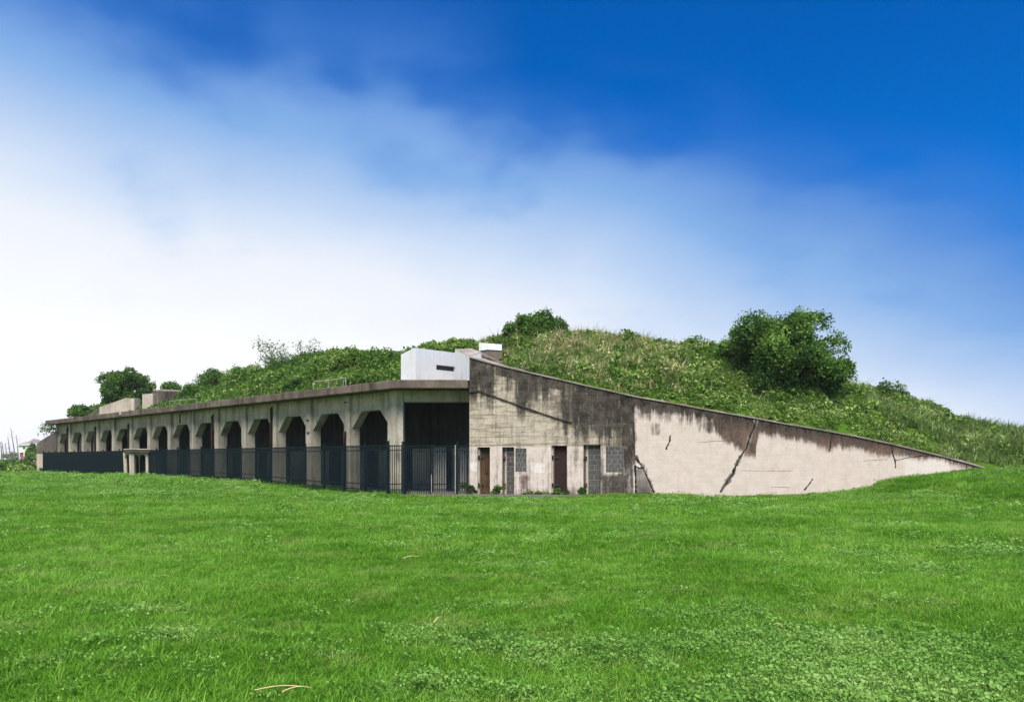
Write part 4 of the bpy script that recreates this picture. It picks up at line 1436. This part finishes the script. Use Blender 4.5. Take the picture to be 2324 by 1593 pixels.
# ------------------------------------------------------------------ scattered plants
def blade_tuft(n, radius, h, wdt, seed, lean=0.5, droop=0.25):
    r = np.random.default_rng(seed)
    a = r.uniform(0, 2 * np.pi, n)
    rr_ = radius * np.sqrt(r.uniform(0, 1, n))
    B = np.stack([np.cos(a) * rr_, np.sin(a) * rr_, np.full(n, -0.015)], 1)
    hh = h * r.uniform(0.5, 1.25, n)
    d = r.uniform(0, 2 * np.pi, n)
    D = np.stack([np.cos(d), np.sin(d), np.zeros(n)], 1)
    S = np.stack([-np.sin(d + r.normal(0, .5, n)), np.cos(d), np.zeros(n)], 1)
    ln = lean * hh * r.uniform(0.2, 1.4, n)
    up = np.array([0, 0, 1.0])
    w_ = (wdt * r.uniform(0.7, 1.3, n))[:, None]
    m1 = B + D * (ln * 0.35)[:, None] + up * (hh * 0.55)[:, None]
    tp = B + D * ln[:, None] + up * (hh * (1 - droop * r.uniform(0, 1, n)))[:, None]
    V_ = np.stack([B - S * w_ * 0.5, B + S * w_ * 0.5, m1 + S * w_ * 0.42, m1 - S * w_ * 0.42, tp + S * w_ * 0.06, tp - S * w_ * 0.06], 1).reshape(-1, 3)
    o = np.arange(n)[:, None] * 6
    Q_ = np.concatenate([o + np.array([[0, 1, 2, 3]]), o + np.array([[3, 2, 4, 5]])], 0)
    return V_, Q_, np.repeat(r.uniform(0, 1, n), 6)


def leaf_tuft(n, radius, h, size, seed, up=0.5, dome=True, aspect=0.6):
    r = np.random.default_rng(seed)
    a = r.uniform(0, 2 * np.pi, n)
    q = np.sqrt(r.uniform(0, 1, n))
    z = h * (np.sqrt(np.maximum(0, 1 - q ** 2)) if dome else 1.0) * r.uniform(0.45, 1.05, n)
    C_ = np.stack([np.cos(a) * q * radius, np.sin(a) * q * radius, z], 1)
    return leaf_quads(C_, size, up=up, aspect=aspect, seed=seed + 1)


def proto(col, name, parts, mat):
    V_, Q_, T_ = parts
    me = np_mesh(name, V_, Q_, T_)
    me.materials.append(mat)
    ob = bpy.data.objects.new(name, me)
    col.objects.link(ob)
    return ob


def join(*ps_):
    Vs, Qs, Ts, o = [], [], [], 0
    for V_, Q_, T_ in ps_:
        Vs.append(V_)
        Qs.append(Q_ + o)
        Ts.append(T_)
        o += len(V_)
    return np.concatenate(Vs), np.concatenate(Qs), np.concatenate(Ts)


def scatter(name, label, pts, rot, scl, idx, col):
    me = bpy.data.meshes.new(name)
    n = len(pts)
    me.vertices.add(n)
    me.vertices.foreach_set('co', np.ascontiguousarray(pts, np.float32).ravel())
    for an, ty, val in (('rot', 'FLOAT_VECTOR', rot), ('scl', 'FLOAT', scl), ('idx', 'INT', idx)):
        a = me.attributes.new(an, ty, 'POINT')
        a.data.foreach_set('vector' if ty == 'FLOAT_VECTOR' else 'value', np.ascontiguousarray(val, np.int32 if ty == 'INT' else np.float32).ravel())
    ob = link(name, me, None)
    ng = bpy.data.node_groups.new(name + '_nodes', 'GeometryNodeTree')
    ng.interface.new_socket('Geometry', in_out='INPUT', socket_type='NodeSocketGeometry')
    ng.interface.new_socket('Geometry', in_out='OUTPUT', socket_type='NodeSocketGeometry')
    gi, go = ng.nodes.new('NodeGroupInput'), ng.nodes.new('NodeGroupOutput')
    iop = ng.nodes.new('GeometryNodeInstanceOnPoints')
    ci = ng.nodes.new('GeometryNodeCollectionInfo')
    ci.inputs['Collection'].default_value = col
    ci.inputs['Separate Children'].default_value = True
    ci.inputs['Reset Children'].default_value = True
    iop.inputs['Pick Instance'].default_value = True

    def na(nm, ty):
        nd = ng.nodes.new('GeometryNodeInputNamedAttribute')
        nd.data_type = ty
        nd.inputs['Name'].default_value = nm
        return nd.outputs['Attribute']
    ng.links.new(gi.outputs[0], iop.inputs['Points'])
    ng.links.new(ci.outputs[0], iop.inputs['Instance'])
    ng.links.new(na('idx', 'INT'), iop.inputs['Instance Index'])
    e2r = ng.nodes.new('FunctionNodeEulerToRotation')
    ng.links.new(na('rot', 'FLOAT_VECTOR'), e2r.inputs[0])
    ng.links.new(e2r.outputs[0], iop.inputs['Rotation'])
    ng.links.new(na('scl', 'FLOAT'), iop.inputs['Scale'])
    ng.links.new(iop.outputs[0], go.inputs[0])
    md = ob.modifiers.new('scatter', 'NODES')
    md.node_group = ng
    tag(ob, label, kind='stuff')
    return ob


def wave(X, Y, f, ph):
    return 0.5 + 0.25 * np.sin(X * f + ph + 1.3 * np.sin(Y * f * 0.7 + ph)) + 0.25 * np.cos(Y * f * 1.2 - ph + np.sin(X * f * 0.6))


# lawn: 0-4 grass tufts, 5-7 weeds
lawn_col = bpy.data.collections.new('lawn_sources')
for k in range(5):
    proto(lawn_col, 'lawn_%d_grass' % k, blade_tuft(70, 0.13, [0.045, 0.055, 0.04, 0.07, 0.05][k], 0.0056, 100 + k, 1.35, 0.4), M['tuft'])
for k in range(3):
    proto(lawn_col, 'lawn_%d_weed' % (5 + k), join(leaf_tuft(44, 0.15, [0.06, 0.075, 0.05][k], [0.022, 0.03, 0.018][k], 120 + k, 1.1, False, 0.7), blade_tuft(34, 0.13, 0.06, 0.0052, 140 + k, 0.8)), M['weed'])


def lawn_ok(X, Y):
    t_, s_ = local(X, Y)
    ok = ~((Y > 34.93) & (X > -2.2) & (X < 20.6))
    ok &= ~((s_ > -0.2) & (t_ < 53) & (Y > 34.6))
    ok &= ~((X > -4.95) & (X < 3.3) & (Y > 34.15 + 0.25 * np.abs(X + 0.2) * 0.2) & (Y < 36.4))
    ok &= ~((Y > 36.3) & (X > 20.0))
    ok &= np.abs(X) < Y * 0.72 + 2.2
    return ok


allp, allr, alls, alli = [], [], [], []
for y0, y1, dens, sc in ((3.6, 8, 130, 1.0), (8, 13, 85, 1.15), (13, 22, 42, 1.5), (22, 36.5, 22, 2.0), (36.5, 84, 9, 2.8)):
    x0 = -(y1 * 0.72 + 2.2)
    x1 = -x0 if y1 < 37 else 0
    n = int((x1 - x0) * (y1 - y0) * dens)
    X = rng.uniform(x0, x1, n)
    Y = rng.uniform(y0, y1, n)
    k = lawn_ok(X, Y)
    X, Y = X[k], Y[k]
    n = len(X)
    wn = 0.55 * wave(X, Y, 0.9, 0.7) + 0.45 * wave(X * 1.0, Y * 1.6, 2.1, 2.2)
    near = sstep(10.5, 6.8, Y) * 0.20 * (0.35 + 0.65 * sstep(-3, 1, X)) + sstep(26, 33, Y) * 0.17 - 0.10 * sstep(9, 12, Y) * sstep(30, 24, Y) - 0.16 * sstep(-1.0, -2.5, X) * sstep(14, 11, Y) * sstep(5.6, 6.6, Y)
    weed = rng.uniform(0, 1, n) < np.clip((wn + near - 0.64) * 3.0, 0.03, 0.8)
    idx = np.where(weed, rng.integers(5, 8, n), rng.integers(0, 5, n))
    lush = wave(X, Y, 0.6, 4.0)
    allp.append(np.stack([X, Y, ground_z(X, Y)], 1))
    allr.append(np.stack([rng.normal(0, .12, n), rng.normal(0, .12, n), rng.uniform(0, 6.28, n)], 1))
    alls.append(sc * rng.uniform(0.75, 1.2, n) * (0.8 + 0.45 * lush))
    alli.append(idx)
scatter('lawn_grass', 'short green lawn grass mixed with small pale weeds', np.concatenate(allp), np.concatenate(allr), np.concatenate(alls), np.concatenate(alli), lawn_col)

# mound: 0-1 vine leaves, 2-3 long grass, 4-5 seeding grass, 6 broad weeds
hill_col = bpy.data.collections.new('hill_sources')
for k in range(2):
    proto(hill_col, 'hill_%d_vine' % k, leaf_tuft(80, 0.42, 0.42, 0.15, 200 + k, 0.6), M['vine'])
for k in range(2):
    proto(hill_col, 'hill_%d_grass' % (2 + k), join(blade_tuft(70, 0.32, 0.40, 0.03, 210 + k, 0.8, 0.35), leaf_tuft(20, 0.35, 0.25, 0.11, 215 + k, 0.6)), M['tall'])
for k in range(2):
    proto(hill_col, 'hill_%d_seed' % (4 + k), join(blade_tuft(34, 0.3, 0.55, 0.03, 220 + k, 0.7, 0.3), leaf_tuft(26, 0.36, 0.5, 0.10, 225 + k, 0.8)), M['seed'])
proto(hill_col, 'hill_6_weed', leaf_tuft(60, 0.45, 0.55, 0.17, 230, 0.5), M['leaf_mid'])

n = 66000
X = rng.uniform(-50, 40, n)
Y = rng.uniform(35.75, 92, n)
t_, s_ = local(X, Y)
k = on_hill(X, Y) & ((s_ < 19) | ((X > 0) & (Y < 49))) & ~((X > -2) & (Y > 53)) & ~((X > -1.95) & (Y < 35.72 + 0.6 * sstep(6, -1, X)))
k &= np.abs(X) < Y * 0.74 + 3
X, Y = X[k], Y[k]
Z = hill_z(X, Y)
k = Z > ground_z(X, Y) - 0.1
# keep the paths of the parapet block and the lookout free
k &= ~((np.abs(X - (a1.x + a2.x) / 2) < 0.9) & (Y > 39.6) & (Y < 43.4))
k &= ~((X > -4) & (X < -1.2) & (Y < 39.8))
X, Y, Z = X[k], Y[k], Z[k]
n = len(X)
seedzone = np.exp(-(((X - 3.8) / 4.6) ** 2 + ((Y - 42.5) / 6.0) ** 2)) * 0.95 + 0.35 * np.exp(-(((X - 9.5) / 2.5) ** 2 + ((Y - 45) / 2.5) ** 2))
wv = wave(X, Y, 0.55, 1.1)
wv2 = wave(X, Y, 1.3, 3.3)
u = rng.uniform(0, 1, n)
pseed = np.clip(seedzone * (0.25 + 0.9 * wv2), 0, 0.75)
pgrass = np.clip(0.2 + 0.65 * sstep(10, 22, X) + 0.9 * (wv - 0.5), 0, 0.9) * (1 - pseed)
pweed = np.clip(0.08 + 0.35 * sstep(0, -15, X), 0, 0.5)
idx = np.where(u < pseed, 4 + (u * 1e4).astype(int) % 2, np.where(u < pseed + pgrass, 2 + (u * 1e4).astype(int) % 2, np.where(rng.uniform(0, 1, n) < pweed, 6, (u * 1e4).astype(int) % 2)))
front = (X > -2) & (Y < 37.2)
scl = rng.uniform(0.5, 1.5, n) * np.where(front, 0.75, 1.0) * (0.85 + 0.4 * wv)
scatter('undergrowth', 'dense grass, vines and weeds covering the mound', np.stack([X, Y, Z - 0.04], 1), np.stack([rng.normal(0, .18, n), rng.normal(0, .18, n), rng.uniform(0, 6.28, n)], 1), scl, idx, hill_col)

# rough weeds at the far edge of the lawn and along the fence foot
n = 2600
X = rng.uniform(-70, -41.5, n)
Y = rng.uniform(71, 84, n)
k = (X < -0.607 * Y) & (np.abs(X) < 0.72 * Y)
X, Y = X[k], Y[k]
n = len(X)
scatter('tall_weeds', 'band of tall weeds at the far edge of the lawn', np.stack([X, Y, ground_z(X, Y)], 1), np.stack([rng.normal(0, .15, n), rng.normal(0, .15, n), rng.uniform(0, 6.28, n)], 1), rng.uniform(1.0, 2.0, n), rng.choice([0, 1, 2, 3, 6, 6], n), hill_col)

# tufts fringing the foot of the wing wall
n = 700
X = np.concatenate([rng.uniform(3.6, 21.5, 620), rng.uniform(-1.5, 3.5, 80)])
Y = WALL_Y - np.abs(rng.normal(0.05, 0.16, n)) - 0.04
scatter('wall_foot_grass', 'fringe of longer grass along the foot of the wing wall', np.stack([X, Y, ground_z(X, Y) - 0.02], 1), np.stack([rng.normal(0, .1, n), rng.normal(0, .1, n), rng.uniform(0, 6.28, n)], 1), rng.uniform(0.16, 0.34, n) * np.where(X < 3.5, 0.7, 1), rng.choice([2, 3, 2, 3, 0], n), hill_col)

# roof-edge plants
t_ = rng.uniform(6, 50, 420)
s_ = rng.uniform(2.0, 5.2, 420)
pts = np.array([tuple(L(a, b_, SLAB1)) for a, b_ in zip(t_, s_)])
n = len(pts)
scatter('roof_plants', 'low plants creeping over the back of the roof slab', pts, np.stack([np.zeros(n), np.zeros(n), rng.uniform(0, 6.28, n)], 1), rng.uniform(0.6, 1.3, n), rng.choice([0, 1, 6, 2, 3, 0], n), hill_col)


# dry stalks lying in the lawn
def stalk(pa, pb, label, rad=0.006):
    P_ = []
    for u in np.linspace(0, 1, 7):
        x, y = pa[0] * (1 - u) + pb[0] * u, pa[1] * (1 - u) + pb[1] * u
        Yd = EYE * 1800 / (y - 1043)
        q = at(x, y, Yd)
        P_.append((q.x, q.y, float(ground_z(q.x, q.y)) + 0.075 + 0.02 * math.sin(u * 3.1)))
    o = MB().tube(P_, [rad * (1 - 0.5 * u) for u in np.linspace(0, 1, 7)], 5).build('dry_stalk', M['straw'])
    tag(o, label, 'stalk', 'dry stalks on the lawn')


stalk((578, 1590), (700, 1578), 'long dry straw stalk lying at the bottom edge of the lawn')
stalk((640, 1592), (705, 1579), 'second straw stalk crossing the long one at the bottom edge')
stalk((915, 1279), (950, 1274), 'short pale straw stalk out in the middle lawn', 0.012)
stalk((985, 1424), (1003, 1412), 'small brown straw stalk beside the weedy patch', 0.008)
stalk((1758, 1428), (1775, 1433), 'small straw stalk at the right of the weedy patch', 0.008)

# hazy sea air over the whole place
hz = MB().box(-5000, 5000, -900, 5200, -3.0, 14.5).build('haze', None)
hm = bpy.data.materials.new('sea_haze')
hm.use_nodes = True
hm.node_tree.nodes.clear()
ho = hm.node_tree.nodes.new('ShaderNodeOutputMaterial')
hv = hm.node_tree.nodes.new('ShaderNodeVolumePrincipled')
hv.inputs['Color'].default_value = (0.93, 0.96, 1.0, 1)
hv.inputs['Density'].default_value = 0.00022
hm.node_tree.links.new(hv.outputs[0], ho.inputs['Volume'])
hz.data.materials.append(hm)
tag(hz, 'pale hazy air thickening towards the far houses', kind='stuff')
